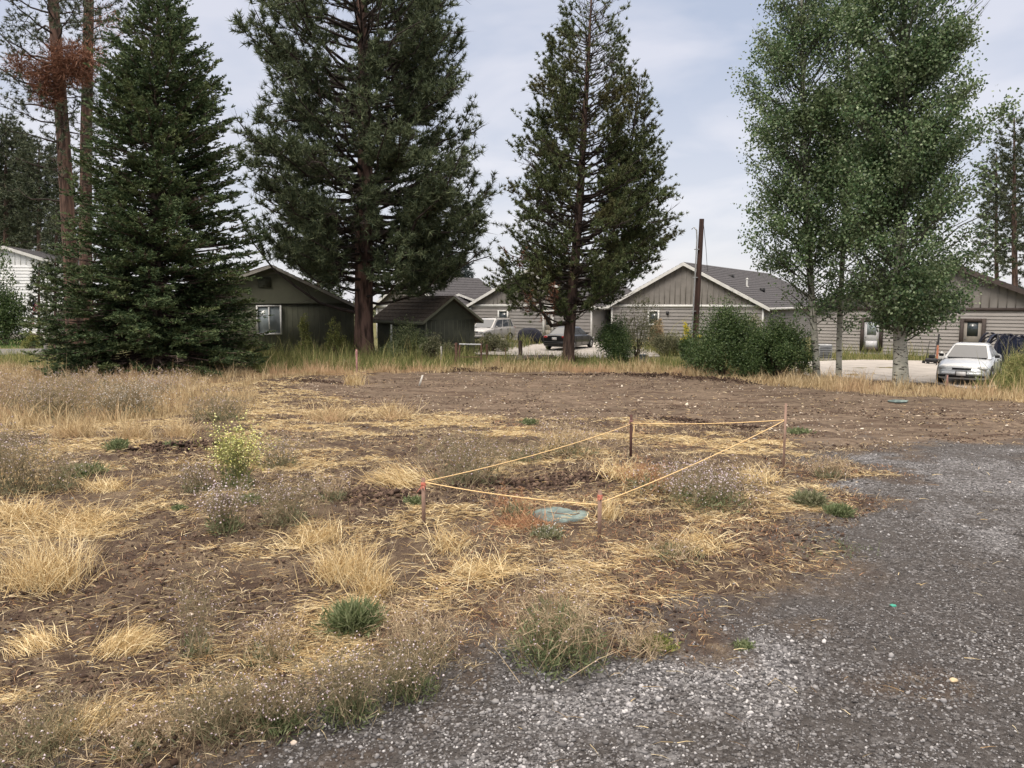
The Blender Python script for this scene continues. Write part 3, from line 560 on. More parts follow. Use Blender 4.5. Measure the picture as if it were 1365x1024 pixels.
# ------------------------------------------------------------------ trees
class Tree:
    def __init__(s, name, label, cat, Y, trunk_px, group=None):
        """trunk_px: list of (px, py, width_px) from the ground up"""
        s.Y = Y; pts = []
        for px, py, wpx in trunk_px: pts.append([X(px, Y, py), Y, Z(py, Y), wpx/F*Y/2])
        pts = np.array(pts); pts[0, 2] = float(ground(pts[0, 0], Y))-.15
        s.tp = pts; s.base = np.array([pts[0, 0], Y, float(ground(pts[0, 0], Y))]); s.root = thing(name, label, cat, s.base, 0, group)
        s.wood = MB(); s.P = []; s.D = []; s.tw = MB()
    def T(s, z):
        t = s.tp; return np.array([np.interp(z, t[:, 2], t[:, 0]), np.interp(z, t[:, 2], t[:, 1]), z])
    def rad(s, z): return float(np.interp(z, s.tp[:, 2], s.tp[:, 3]))
    def trunk(s, m, n=14, flare=1.0):
        zs = np.linspace(s.tp[0, 2], s.tp[-1, 2], 26); p = np.array([s.T(z) for z in zs]); r = np.array([s.rad(z) for z in zs])
        r[0] *= 1.0+.35*flare; r[1] *= 1+.05*flare; p[1:, 0] += rng.normal(size=25)*.02*r[1:]; b = MB()
        b.tube(p, r, n); b.build('trunk', m, s.root, True)
    def branch(s, z0, az, Ln, a, c, r0, twn, twl, tuft, t0=.3, twup=.1, spread=.9, jit=.04, wood=None, twr=.012, tz=.22):
        k = 7; t = np.linspace(0, 1, k)[:, None]; o = np.array([cos(az), sin(az), 0]); sd = np.array([-sin(az), cos(az), 0])
        P0 = s.T(z0)
        path = P0+o*Ln*t+np.array([0, 0, 1])*Ln*(a*t+c*t*t)+sd*Ln*.08*rng.normal()*t*t+rng.normal(size=(k, 3))*jit*Ln*t*.4
        (wood or s.wood).tube(path, np.linspace(r0, max(r0*.22, .008), k), 5 if r0 > .04 else 4, cap=False)
        # twigs
        m = max(int(twn*Ln), 2); tt = np.sort(t0+(1-t0)*rng.random(m)**.8); tt[-1] = 1
        f = tt*(k-1); i0 = np.minimum(f.astype(int), k-2); fr = (f-i0)[:, None]
        bp = path[i0]*(1-fr)+path[i0+1]*fr; td = nrm(path[i0+1]-path[i0])
        sg = np.where(np.arange(m) % 2, 1, -1)[:, None]
        d = nrm(td*(.55+.5*rng.random((m, 1)))+sd*sg*spread*rng.uniform(.5, 1.2, (m, 1))+np.array([0, 0, 1])*(twup+rng.normal(size=(m, 1))*tz))
        d[-1] = td[-1]
        l = (twl*(1-tt*.75)+twl*.22)*rng.uniform(.6, 1.15, m)*min(1, Ln/2.2+.35)
        s.tw.blades(bp, d, l, twr)
        q = np.maximum((l*tuft).astype(int), 1); rep = np.repeat(np.arange(m), q)
        u = .18+.85*rng.random(len(rep)); pos = bp[rep]+d[rep]*(l[rep]*u)[:, None]
        pos[:, 2] += (u**2)*l[rep]*twup*.3
        s.P.append(pos); s.D.append(d[rep]); return path
    def crown(s, prof, n, zlo, zhi, a_fn, c_fn, r_fn, power=.8, **kw):
        """prof: (py, px_left, px_right) silhouette rows"""
        pr = np.array(prof, float); zz = np.array([Z(q, s.Y) for q in pr[:, 0]]); od = np.argsort(zz); zz = zz[od]
        xl = np.array([X(r[1], s.Y, r[0]) for r in pr])[od]; xr = np.array([X(r[2], s.Y, r[0]) for r in pr])[od]
        us = (np.arange(n)+rng.random(n))/n; az = rng.random()*6
        for u in us:
            zt = zlo+(zhi-zlo)*u**power; az += 2.399+rng.normal()*.35
            s.prof = (zz, xl, xr)
            for _ in range(1):
                tx = s.T(zt)[0]; ca = cos(az); full = np.interp(zt, zz, xr-xl)/2
                rx = np.interp(zt, zz, xr)-tx if ca > 0 else tx-np.interp(zt, zz, xl)
                rx = max(rx, .2); R = (abs(ca/rx)**3.2+abs(sin(az)/max(full, .2))**3.2)**(-1/3.2)
                Ln = R*(1-.30*rng.random()**1.6)
                h = (zt-zlo)/(zhi-zlo); a = a_fn(h); c = c_fn(h)
                z0 = max(zt-Ln*(a+c), s.base[2]+.15); s.branch(z0, az, Ln, a, c, r_fn(Ln), **kw)
    def foliage(s, kind, m, name='crown', ln=(.1, .16), wd=.035, per=1, up=.2, keep=None, clear=0, clip=False):
        Pp = np.vstack(s.P); D = np.vstack(s.D)
        if clip and hasattr(s, 'prof'):
            zz, xl, xr = s.prof; wv = (fbm(Pp[:, 2], Pp[:, 1], .8, 511)-.5)*1.1; cl_ = (Pp[:, 0] > np.interp(Pp[:, 2], zz, xl)-.15+wv) & (Pp[:, 0] < np.interp(Pp[:, 2], zz, xr)+.15+wv); Pp = Pp[cl_]; D = D[cl_]
        if clear:
            tx = np.interp(Pp[:, 2], s.tp[:, 2], s.tp[:, 0]); ty = np.interp(Pp[:, 2], s.tp[:, 2], s.tp[:, 1]); dd = np.hypot(Pp[:, 0]-tx, Pp[:, 1]-ty); ok = dd > clear*(.45+1.1*fbm(Pp[:, 0]*0+Pp[:, 2], Pp[:, 0], 2.2, 401)); ok |= rng.random(len(ok)) < .12; ok &= ~((np.abs(Pp[:, 0]-tx) < clear*.36) & (Pp[:, 1] < ty) & (rng.random(len(ok)) < .75)); Pp = Pp[ok]; D = D[ok]
        if keep is not None: k_ = keep(Pp); Pp = Pp[k_]; D = D[k_]
        b = MB(); n_ = len(Pp)*per; P_ = np.repeat(Pp, per, 0); D_ = np.repeat(D, per, 0)
        if kind == 'spray':
            d = nrm(D_*.9+rng.normal(size=(n_, 3))*np.array([.5, .5, .22])+np.array([0, 0, up]))
            b.leaves(P_, d, rng.uniform(*ln, n_), wd)
        elif kind == 'tuft':
            d = nrm(D_*.55+rng.normal(size=(n_, 3))*.62+np.array([0, 0, up]))
            b.blades(P_, d, rng.uniform(*ln, n_), wd)
        else:
            P_ = P_+rng.normal(size=(n_, 3))*ln[1]*1.3; d = nrm(rng.normal(size=(n_, 3))+np.array([0, 0, -.3]))
            b.leaves(P_, d, rng.uniform(*ln, n_), np.full(n_, wd)*rng.uniform(.7, 1.2, n_))
        b.build(name, m, s.root); return n_
    def limbs(s, m):
        if s.wood.n: s.wood.build('limbs', m, s.root, True)
        if s.tw.n: s.tw.build('twigs', m, s.root)

# big spruce, left
t = Tree('spruce_tree', 'broad dark green spruce with branches down to the dry grass', 'tree', 33, [(205, 497, 22), (207, 300, 15), (210, 100, 8), (212, -28, 2)])
t.trunk(MAT['bark_fir'])
prof = [(-28, 206, 218), (0, 182, 243), (50, 165, 262), (80, 150, 285), (100, 142, 296), (120, 150, 290), (150, 132, 302), (180, 145, 300), (200, 128, 312), (250, 124, 313), (280, 116, 330), (300, 106, 336), (350, 96, 330), (400, 82, 338), (450, 70, 346), (480, 78, 350), (496, 95, 342)]
t.crown(prof, 800, Z(497, 33)+.1, Z(-26, 33), lambda h: -.22+.45*h, lambda h: .10+.25*h, lambda L_: .012+.008*L_, power=1.12, twn=9.5, twl=.70, tuft=24, t0=.22, twup=.02, spread=1.0)
t.limbs(MAT['bark_fir']); print('spruce', t.foliage('spray', MAT['needles_spruce'], ln=(.11, .19), wd=.05, per=2, up=.10, keep=lambda p: fbm(p[:, 0]*.8+p[:, 1]*.5, p[:, 2]*2.2, 1.1, 331, 3) > .335))

# ponderosa
t = Tree('ponderosa_pine', 'huge ponderosa pine with thick reddish brown trunk beside the olive shed', 'tree', 42, [(485, 471, 28), (485, 440, 25), (485, 330, 23), (487, 220, 20), (484, 60, 14), (478, -60, 8), (478, -130, 3)])
t.trunk(MAT['bark_pine'], 16, .6)
prof = [(-130, 465, 490), (-80, 410, 560), (-30, 372, 600), (0, 385, 608), (20, 330, 620), (60, 322, 618), (88, 335, 604), (102, 362, 600), (116, 374, 602), (135, 362, 632), (160, 335, 640), (200, 322, 638), (240, 325, 672), (280, 318, 662), (320, 345, 655), (335, 352, 652), (355, 385, 645), (372, 440, 640), (395, 450, 600), (410, 460, 545)]
t.crown(prof, 330, Z(374, 42), Z(-125, 42), lambda h: -.22+.45*h+rng.normal()*.12, lambda h: .3+rng.normal()*.12, lambda L_: .015+.013*L_, power=1.0, twn=5.2, twl=1.7, tuft=5.0, t0=.30, twup=.25, spread=.8, twr=.03, tz=.5, jit=.09)
t.limbs(MAT['limb_dark']); print('ponderosa', t.foliage('tuft', MAT['needles_pine'], ln=(.2, .40), wd=.05, per=13, up=.3, clear=2.4, clip=True, keep=lambda p: fbm(p[:, 0]+p[:, 1]*.6, p[:, 2]*1.5+p[:, 1]*.4, 1.5, 311, 3) > .385))

# middle pine with a forked second top
t = Tree('lodgepole_pine', 'tall pine with curved low branch in front of the black car', 'tree', 39, [(757, 486, 18), (758, 455, 15), (764, 380, 13), (772, 280, 11), (778, 180, 8), (784, 80, 5), (789, -12, 2)])
t.trunk(MAT['bark_mid'], 12, .15)
prof = [(-12, 782, 796), (0, 762, 816), (20, 745, 830), (45, 735, 836), (75, 722, 838), (100, 714, 842), (125, 706, 846), (150, 696, 846), (190, 690, 858), (240, 684, 880), (290, 678, 905), (320, 668, 902), (355, 655, 880), (385, 652, 850), (405, 670, 815), (420, 700, 790)]
t.crown(prof, 340, Z(412, 39), Z(-10, 39), lambda h: -.12+.5*h+rng.normal()*.1, lambda h: .3+rng.normal()*.1, lambda L_: .012+.011*L_, power=.95, twn=6.5, twl=1.05, tuft=7.5, t0=.28, twup=.35, spread=.8, twr=.025, tz=.45, jit=.08)
# second leader
z0 = Z(330, 39); st = t.T(z0); tip = np.array([X(856, 39, 95), 39.6, Z(95, 39)]); mid = np.array([X(838, 39, 250), 39.8, Z(250, 39)])
cv = np.array([st, st*.35+mid*.65+np.array([.3, 0, -.5]), mid, mid*.4+tip*.6, tip]); t.wood.tube(cv, [.12, .10, .08, .05, .02], 6)
sv = t.tp.copy(); t.tp = np.array([[*mid, .08], [*(mid*.4+tip*.6), .05], [*tip, .02]])
prof = [(92, 850, 862), (110, 835, 868), (150, 815, 880), (200, 805, 890), (250, 805, 905), (290, 805, 914), (330, 800, 905)]
t.crown(prof, 140, Z(330, 39), Z(95, 39), lambda h: .0+.5*h+rng.normal()*.1, lambda h: .3, lambda L_: .010+.010*L_, twn=6.5, twl=1.0, tuft=7.5, t0=.2, twup=.35, spread=.8, twr=.025, tz=.45, jit=.08)
t.tp = sv
# low curved branch
low = np.array([t.T(Z(430, 39)), [X(735, 39), 38.7, Z(434, 39)], [X(722, 39), 38.4, Z(415, 39)], [X(716, 39), 38.2, Z(392, 39)]]); t.wood.tube(low, [.13, .11, .08, .05], 6)
for q in range(16):
    a = rng.uniform(0, 6.28); c0 = low[3]+rng.normal(size=3)*np.array([.8, .8, .5]); 
    sv = t.tp; t.tp = np.array([[c0[0], c0[1], c0[2]-1, .02], [c0[0], c0[1], c0[2]+1, .02]]); t.branch(c0[2], a, 1.1, .1, .3, .02, 6, .7, 8, twr=.02); t.tp = sv
t.limbs(MAT['limb_dark'])
dead = lambda p: (p[:, 2] < Z(330, 39)) & (fbm(p[:, 0]+30, p[:, 2]+p[:, 1]*.5, 1.5, 201) > .62)
print('lodgepole', t.foliage('tuft', MAT['needles_mid'], ln=(.11, .22), wd=.045, per=12, up=.35, keep=lambda p: ~dead(p) & (fbm(p[:, 0]+p[:, 1]*.6, p[:, 2]*1.5+p[:, 1]*.4, 1.2, 321, 3) > .375), clear=1.3))
t.foliage('tuft', MAT['needles_dead'], 'dead_foliage', ln=(.08, .16), wd=.026, per=5, up=.1, keep=dead)

# aspens
def aspen(label, Y, tr, prof, n, zlo, zhi, per, twn=6.5, **kw):
    t = Tree('aspen_tree', label, 'tree', Y, tr, 'aspens at the edge of the lot'); t.trunk(MAT['bark_aspen'], 12, .25)
    t.crown(prof, n, zlo, zhi, lambda h: .75+.5*h, lambda h: -.1, lambda L_: .012+.011*L_, twn=twn, twl=.95, tuft=15, t0=.12, twup=.25, spread=.8, twr=.014, tz=.45, jit=.06, **kw)
    t.limbs(MAT['bark_aspen_dark']); print('aspen', t.foliage('leaf', MAT['leaf_aspen'], ln=(.075, .125), wd=.085, per=per, keep=lambda p: fbm(p[:, 0]+p[:, 1]*.7, p[:, 2]+p[:, 1]*.3, .9, 301, 3) > .42))
def aspen_bark():
    m = mat('aspen_bark', (.40, .39, .33), (.26, .26, .22), 3, .8, .004, 30); t = m.node_tree; n = t.nodes; l = t.links; b = n['Principled BSDF']
    src = b.inputs['Base Color'].links[0].from_socket
    tcn = n.new('ShaderNodeTexCoord'); mp = n.new('ShaderNodeMapping'); mp.inputs['Scale'].default_value = (3, 3, 9); l.new(tcn.outputs['Object'], mp.inputs[0])
    nn = n.new('ShaderNodeTexNoise'); nn.inputs['Scale'].default_value = 1.6; nn.inputs['Detail'].default_value = 4; l.new(mp.outputs[0], nn.inputs['Vector'])
    r = n.new('ShaderNodeValToRGB'); r.color_ramp.elements[0].position = .56; r.color_ramp.elements[1].position = .61; l.new(nn.outputs['Fac'], r.inputs[0])
    mx = n.new('ShaderNodeMix'); mx.data_type = 'RGBA'; l.new(r.outputs[0], mx.inputs[0]); l.new(src, mx.inputs[6]); mx.inputs[7].default_value = (.04, .035, .03, 1); l.new(mx.outputs[2], b.inputs['Base Color']); return m
MAT['bark_aspen'] = aspen_bark(); MAT['bark_aspen_dark'] = mat('aspen_limbs', (.11, .11, .08), (.06, .06, .05), 3, .8)
aspen('leftmost aspen, slender pale trunk leaning left beside the big bush', 30.5, [(1089, 506, 10), (1085, 440, 9), (1076, 300, 8), (1070, 100, 5), (1068, -60, 2)],
      [(-60, 1060, 1080), (-20, 1025, 1115), (0, 1015, 1130), (60, 1000, 1135), (120, 992, 1140), (180, 988, 1140), (240, 990, 1130), (300, 992, 1130), (350, 1010, 1120), (400, 1035, 1110), (430, 1055, 1105)], 180, Z(425, 30.5), Z(-60, 30.5), 5)
aspen('middle aspen, thinnest and straightest trunk of the three', 31.2, [(1118, 506, 8), (1119, 440, 7), (1125, 300, 6), (1130, 100, 5), (1133, -40, 2)],
      [(-40, 1125, 1142), (0, 1100, 1160), (60, 1080, 1175), (150, 1065, 1190), (250, 1060, 1190), (330, 1062, 1180), (390, 1075, 1160), (435, 1095, 1145)], 75, Z(432, 31.2), Z(-40, 31.2), 5)
aspen('largest aspen with thick black scarred white trunk beside the silver sedan', 27.6, [(1201, 519, 22), (1200, 470, 17), (1198, 400, 15), (1203, 250, 13), (1205, 100, 9), (1207, -100, 3)],
      [(-100, 1195, 1220), (-40, 1150, 1262), (0, 1130, 1296), (18, 1128, 1308), (50, 1125, 1284), (85, 1120, 1262), (110, 1118, 1258), (135, 1115, 1300), (150, 1115, 1318), (180, 1112, 1308), (210, 1112, 1278), (260, 1115, 1290), (300, 1120, 1318), (350, 1120, 1322), (380, 1130, 1312), (405, 1140, 1285), (430, 1160, 1245)], 290, Z(428, 27.6), Z(-95, 27.6), 5)

# sparse red-barked pines at the left
def sparse_pine(label, Y, tr, prof, n, zlo, zhi, ball=None, grp='tall bare-trunked pines behind the spruce', per=9, bark_='bark_red', **kw):
    t = Tree('pine_tree', label, 'tree', Y, tr, grp); t.trunk(MAT[bark_], 12, .3)
    t.crown(prof, n, zlo, zhi, lambda h: -.1+.3*h, lambda h: .25, lambda L_: .02+.014*L_, twn=4.6, twl=1.6, tuft=4, t0=.3, twup=.1, spread=.9, twr=.03, jit=.14, tz=.5, **kw)
    t.limbs(MAT['limb_dark']); t.foliage('tuft', MAT['needles_far'], ln=(.16, .30), wd=.045, per=per, up=.2)
    if ball is not None:
        b = MB()
        for (px, py, rp, nn) in ball:
            c = P(px, py, Y-1.3); r_ = rp/F*Y; nn = int(nn*1.6); q = rng.normal(size=(nn, 3)); q = nrm(q)*(rng.random((nn, 1))**.5)*np.array([r_*1.1, r_, r_]); b.blades(c+q, nrm(q+rng.normal(size=(nn, 3))*r_*.6), rng.uniform(.15, .45, nn), .045)
        b.build('dead_foliage', MAT['needles_dead'], t.root)
    return t
sparse_pine('left red trunk pine holding a clump of dead brown needles', 45, [(100, 480, 20), (93, 330, 17), (84, 180, 16), (72, 20, 13), (66, -80, 10), (64, -160, 4)],
            [(-160, 50, 80), (-100, 20, 110), (-40, -10, 130), (0, -30, 135), (60, -40, 130), (110, -20, 120), (170, 0, 125), (230, 0, 120), (290, 20, 110)], 62, Z(290, 45), Z(-150, 45),
            ball=[(85, 80, 24, 1300), (60, 105, 20, 1000), (63, 125, 17, 900), (115, 78, 22, 700), (28, 88, 18, 500), (95, 95, 20, 800)])
sparse_pine('right red trunk pine close behind the spruce', 51, [(118, 480, 17), (114, 330, 15), (115, 180, 14), (118, 20, 12), (120, -80, 8), (120, -140, 4)],
            [(-140, 105, 135), (-90, 80, 170), (-30, 70, 170), (10, 75, 165), (40, 85, 158), (60, 100, 135), (110, 90, 140), (200, 90, 150), (280, 90, 150)], 66, Z(280, 51), Z(-135, 51), ball=[(110, 100, 14, 400), (135, 30, 24, 300)])

# distant conifers
def far_pine(label, px, Y, top, base_py, wpx, tw=8, n=60, m='needles_far', name='pine_tree', per=7, lowf=.35, cone=True, grp='distant conifers', zero=None, twl=1.2):
    t = Tree(name, label, 'tree', Y, [(px, 470, tw), (px, (470+top)/2, tw*.8), (px, top, 1.5)], grp)
    n = int(n*1.7); t.trunk(MAT['bark_mid'], 8, .2); y0 = top+(base_py-top)*1.0
    if cone: prof = [(top, px-2, px+2)]+[(top+(y0-top)*q, px-wpx*(.12+.88*q**.8)*rng.uniform(.8, 1.1), px+wpx*(.12+.88*q**.8)*rng.uniform(.8, 1.1)) for q in (.1, .25, .4, .55, .7, .85, 1)]
    else: prof = [(top, px-wpx*.3, px+wpx*.3)]+[(top+(y0-top)*q, px-wpx*rng.uniform(.6, 1.1), px+wpx*rng.uniform(.6, 1.1)) for q in (.12, .3, .45, .6, .8, 1)]
    t.crown(prof, n, Z(y0, Y), Z(top, Y), lambda h: -.15+.4*h, lambda h: .2, lambda L_: .02+.012*L_, twn=4.2, twl=twl*1.3, tuft=4.2, t0=.15, twup=.15, twr=.04, tz=.45)
    t.limbs(MAT['limb_dark']); t.foliage('tuft', MAT[m], ln=(.22, .45), wd=.10, per=per+2, up=.2); return t
far_pine('distant pine at the left edge of the photo, above the white house', 8, 82, 160, 330, 34, 8, 70, cone=False)
far_pine('distant thin trunked pine between the edge pine and the red trunks', 52, 78, 190, 330, 26, 7, 60, cone=False)
far_pine('brownish distant pine low behind the white house roof', 30, 95, 215, 340, 30, 7, 55, cone=False)
far_pine('dark pine directly left of the red pine trunks, behind the house', 75, 70, 268, 430, 26, 6, 70, lowf=0)
far_pine('short dark conifer peeking out left of the spruce skirt', 74, 48, 345, 455, 14, 5, 40, name='small_conifer', grp='small conifers left of the spruce')
far_pine('small dark conifer in front of the white house gable', 52, 56, 352, 440, 10, 4, 30, name='small_conifer', grp='small conifers left of the spruce')
far_pine('bluish spruce far behind the shed roof', 612, 74, 338, 440, 34, 8, 80, 'needles_blue', 'spruce_tree')
far_pine('dark conifer far behind the ponderosa, left of its trunk', 425, 90, 300, 440, 40, 8, 70)
far_pine('tall dark pine far behind the ponderosa, right of its trunk', 560, 95, 270, 430, 40, 8, 70)
far_pine('tall pine at the right edge beyond the tan house', 1352, 78, 152, 375, 30, 8, 36, cone=False)
far_pine('thinner pine left of the tall one beyond the tan house', 1328, 84, 205, 360, 24, 6, 44, cone=False)
far_pine('pine beyond the right edge trees, cut by the photo border', 1378, 86, 170, 390, 30, 8, 36, cone=False)
far_pine('bushy conifer filling the gap between the white house and the red trunks', 90, 84, 215, 400, 34, 7, 80)
far_pine('tall dark conifer cut by the left photo border', -22, 88, 140, 400, 44, 8, 70)
far_pine('low broad dark conifer right behind the white house ridge', 12, 100, 235, 360, 40, 7, 70)

b = MB(); tw_ = MB()
for i in range(150):
    xx = -110+i*1.6+rng.normal()*.5; yy = 112+rng.normal()*8; hh = rng.uniform(2.2, 4.6); kk = 200
    q = nrm(rng.normal(size=(kk, 3)))*(rng.random((kk, 1))**.5)*np.array([1.8, 1.5, hh*.5]); b.leaves(np.array([xx, yy, -.7+hh*.5])+q, nrm(q+rng.normal(size=(kk, 3))), rng.uniform(.3, .6, kk), .3)
tag(b.build('tree_line', MAT['needles_far']), 'low far tree line on the horizon behind the houses', 'trees', kind='stuff')

# ------------------------------------------------------------------ bushes and leafy trees
def bush(name, label, cat, px, py, wpx, toppy, n, m='leaf_bush', Y=None, lsz=(.05, .09), lw=.05, stems=14, group=None, shape=.5, lobes=9, wood='bark_mid', fl=None, dens_core=.45):
    g0 = G(px, py); Y = Y or g0[1]; base = np.array([X(px, Y), Y, float(ground(X(px, Y), Y))])
    R = wpx/2/F*Y; H = Z(toppy, Y)-base[2]; rt = thing(name, label, cat, base, 0, group); b = MB(); wd = MB(); lb = []
    for i in range(lobes):
        a = i*2.4+rng.random(); q = rng.random()**.6
        lb.append((np.array([cos(a)*R*.74*q, sin(a)*R*.7*q, H*rng.uniform(.22, .78)*(1-.5*q*q)]), R*rng.uniform(.2, .4), H*rng.uniform(.14, .28)))
    lb.append((np.array([0, 0, H*.72]), R*.35, H*.28))
    for c, r_, h_ in lb:
        k = int(n/len(lb)); q = nrm(rng.normal(size=(k, 3)))*(dens_core+(1.08-dens_core)*rng.random((k, 1))); q = q*np.array([r_, r_, h_])*(1+.28*(fbm(q[:, 0]*3+c[0], q[:, 2]*3+q[:, 1]*2, .35, 7)-.5))[:, None]*1.1
        p = base+c+q; p[:, 2] = np.maximum(p[:, 2], base[2]+.04)
        b.leaves(p, nrm(q+rng.normal(size=(k, 3))*R*.5), rng.uniform(*lsz, k), lw)
        for s_ in range(max(1, stems//len(lb)+1)):
            e = base+c+rng.normal(size=3)*np.array([r_, r_, h_])*.5; wd.tube(np.array([base+rng.normal(size=3)*np.array([.08, .08, 0]), base+c*np.array([.4, .4, .6]), e]), [.02+.006*H, .015, .006], 4, cap=False)
            # protruding sprigs
            d = nrm(rng.normal(size=(6, 3))+np.array([0, 0, 1.1])); tip = base+c+d*np.array([r_, r_, h_])*rng.uniform(1.2, 1.9, (6, 1))
            kk = 14; uu = rng.uniform(.7, 1.05, (6, kk, 1)); pp = (base+c)+(tip-(base+c))[:, None]*uu+rng.normal(size=(6, kk, 3))*.04
            pp = pp.reshape(-1, 3); pp[:, 2] = np.maximum(pp[:, 2], base[2]+.04); b.leaves(pp, nrm(rng.normal(size=(len(pp), 3))), rng.uniform(*lsz, len(pp)), lw)
    wd.build('stems', MAT[wood], rt); b.build('foliage', MAT[m], rt)
    if fl:
        f = MB(); k = fl[1]; a = nrm(rng.normal(size=(k, 3))+np.array([0, -.4, .8])); rocks(f, base+np.array([0, 0, H*.5])+a*np.array([R, R, H*.5])*.95, rng.uniform(.02, .04, k), .8, OCT); f.build('flowers', MAT[fl[0]], rt)
    return rt
bush('shrub', 'left half of the big green thicket, right of the utility pole', 'bush', 964, 501, 128, 400, 26000, lobes=17, dens_core=.25)
bush('shrub', 'right half of the big green thicket, next to the leftmost aspen', 'bush', 1038, 505, 110, 420, 24000, lobes=16, dens_core=.25)
bush('shrub', 'low middle of the big green thicket between its two halves', 'bush', 1000, 503, 80, 432, 12000, lobes=10, dens_core=.3)
bush('shrub', 'low dark bush at the foot of the utility pole', 'bush', 921, 494, 44, 450, 6000, lobes=6)
bush('shrub', 'round green bush right of the lodgepole trunk', 'bush', 824, 487, 66, 424, 13000, lobes=9, Y=38)
bush('shrub', 'brownish sparse shrub behind the round green bush', 'bush', 850, 478, 70, 400, 2600, m='leaf_sage', lobes=8, Y=41, lsz=(.06, .12))
bush('shrub', 'tangled green bush against the dark shed', 'bush', 542, 485, 76, 428, 8500, m='leaf_green', lobes=8, Y=40)
bush('shrub', 'greyish leggy bush at the shed corner', 'bush', 578, 487, 50, 450, 2500, m='leaf_sage', lobes=6, Y=39.5)
bush('sapling', 'thin green sapling before the olive house wall near its window', 'sapling', 404, 476, 24, 426, 1100, m='leaf_pale', lobes=5, Y=41.5)
bush('sapling', 'yellow green sapling before the olive house wall near the ponderosa', 'sapling', 445, 478, 32, 430, 1500, m='leaf_pale', lobes=6, Y=41)
bush('shrub', 'pale green weedy mound left of the black car', 'bush', 655, 468, 56, 446, 2600, m='leaf_sage', lobes=7, Y=47, lsz=(.08, .14))
bush('shrub', 'pale weedy mound beyond the round green bush', 'bush', 892, 476, 60, 446, 3000, m='leaf_sage', lobes=7, Y=44, lsz=(.07, .13))
bush('shrub', 'plume grass clump glowing tan by the taupe house wall', 'bush', 878, 464, 26, 432, 1500, m='stem_tan', lobes=4, Y=49, lsz=(.12, .25))
bush('shrub', 'tan green brush spilling over behind the silver sedan', 'bush', 1372, 522, 76, 474, 7000, m='grass_mixed', lobes=8, Y=26.5, lsz=(.08, .2), lw=.02)
bush('broadleaf_tree', 'round leafy tree in front of the white house', 'tree', 4, 458, 74, 338, 8000, m='leaf_bush', lobes=9, Y=54, lsz=(.10, .18), lw=.1)
bush('shrub', 'low yellowish green shrub on the lawn', 'bush', 40, 462, 30, 446, 1200, m='leaf_pale', lobes=4, Y=50, lsz=(.08, .14))
bush('shrub', 'leggy green bush by the corner of the far taupe house', 'bush', 1008, 470, 60, 424, 3000, m='leaf_sage', lobes=6, Y=44)
bush('flowering_plant', 'bright yellow plant at the base of the utility pole', 'plant', 916, 462, 14, 436, 700, m='leaf_yellow', lobes=4, Y=46, lsz=(.08, .14))

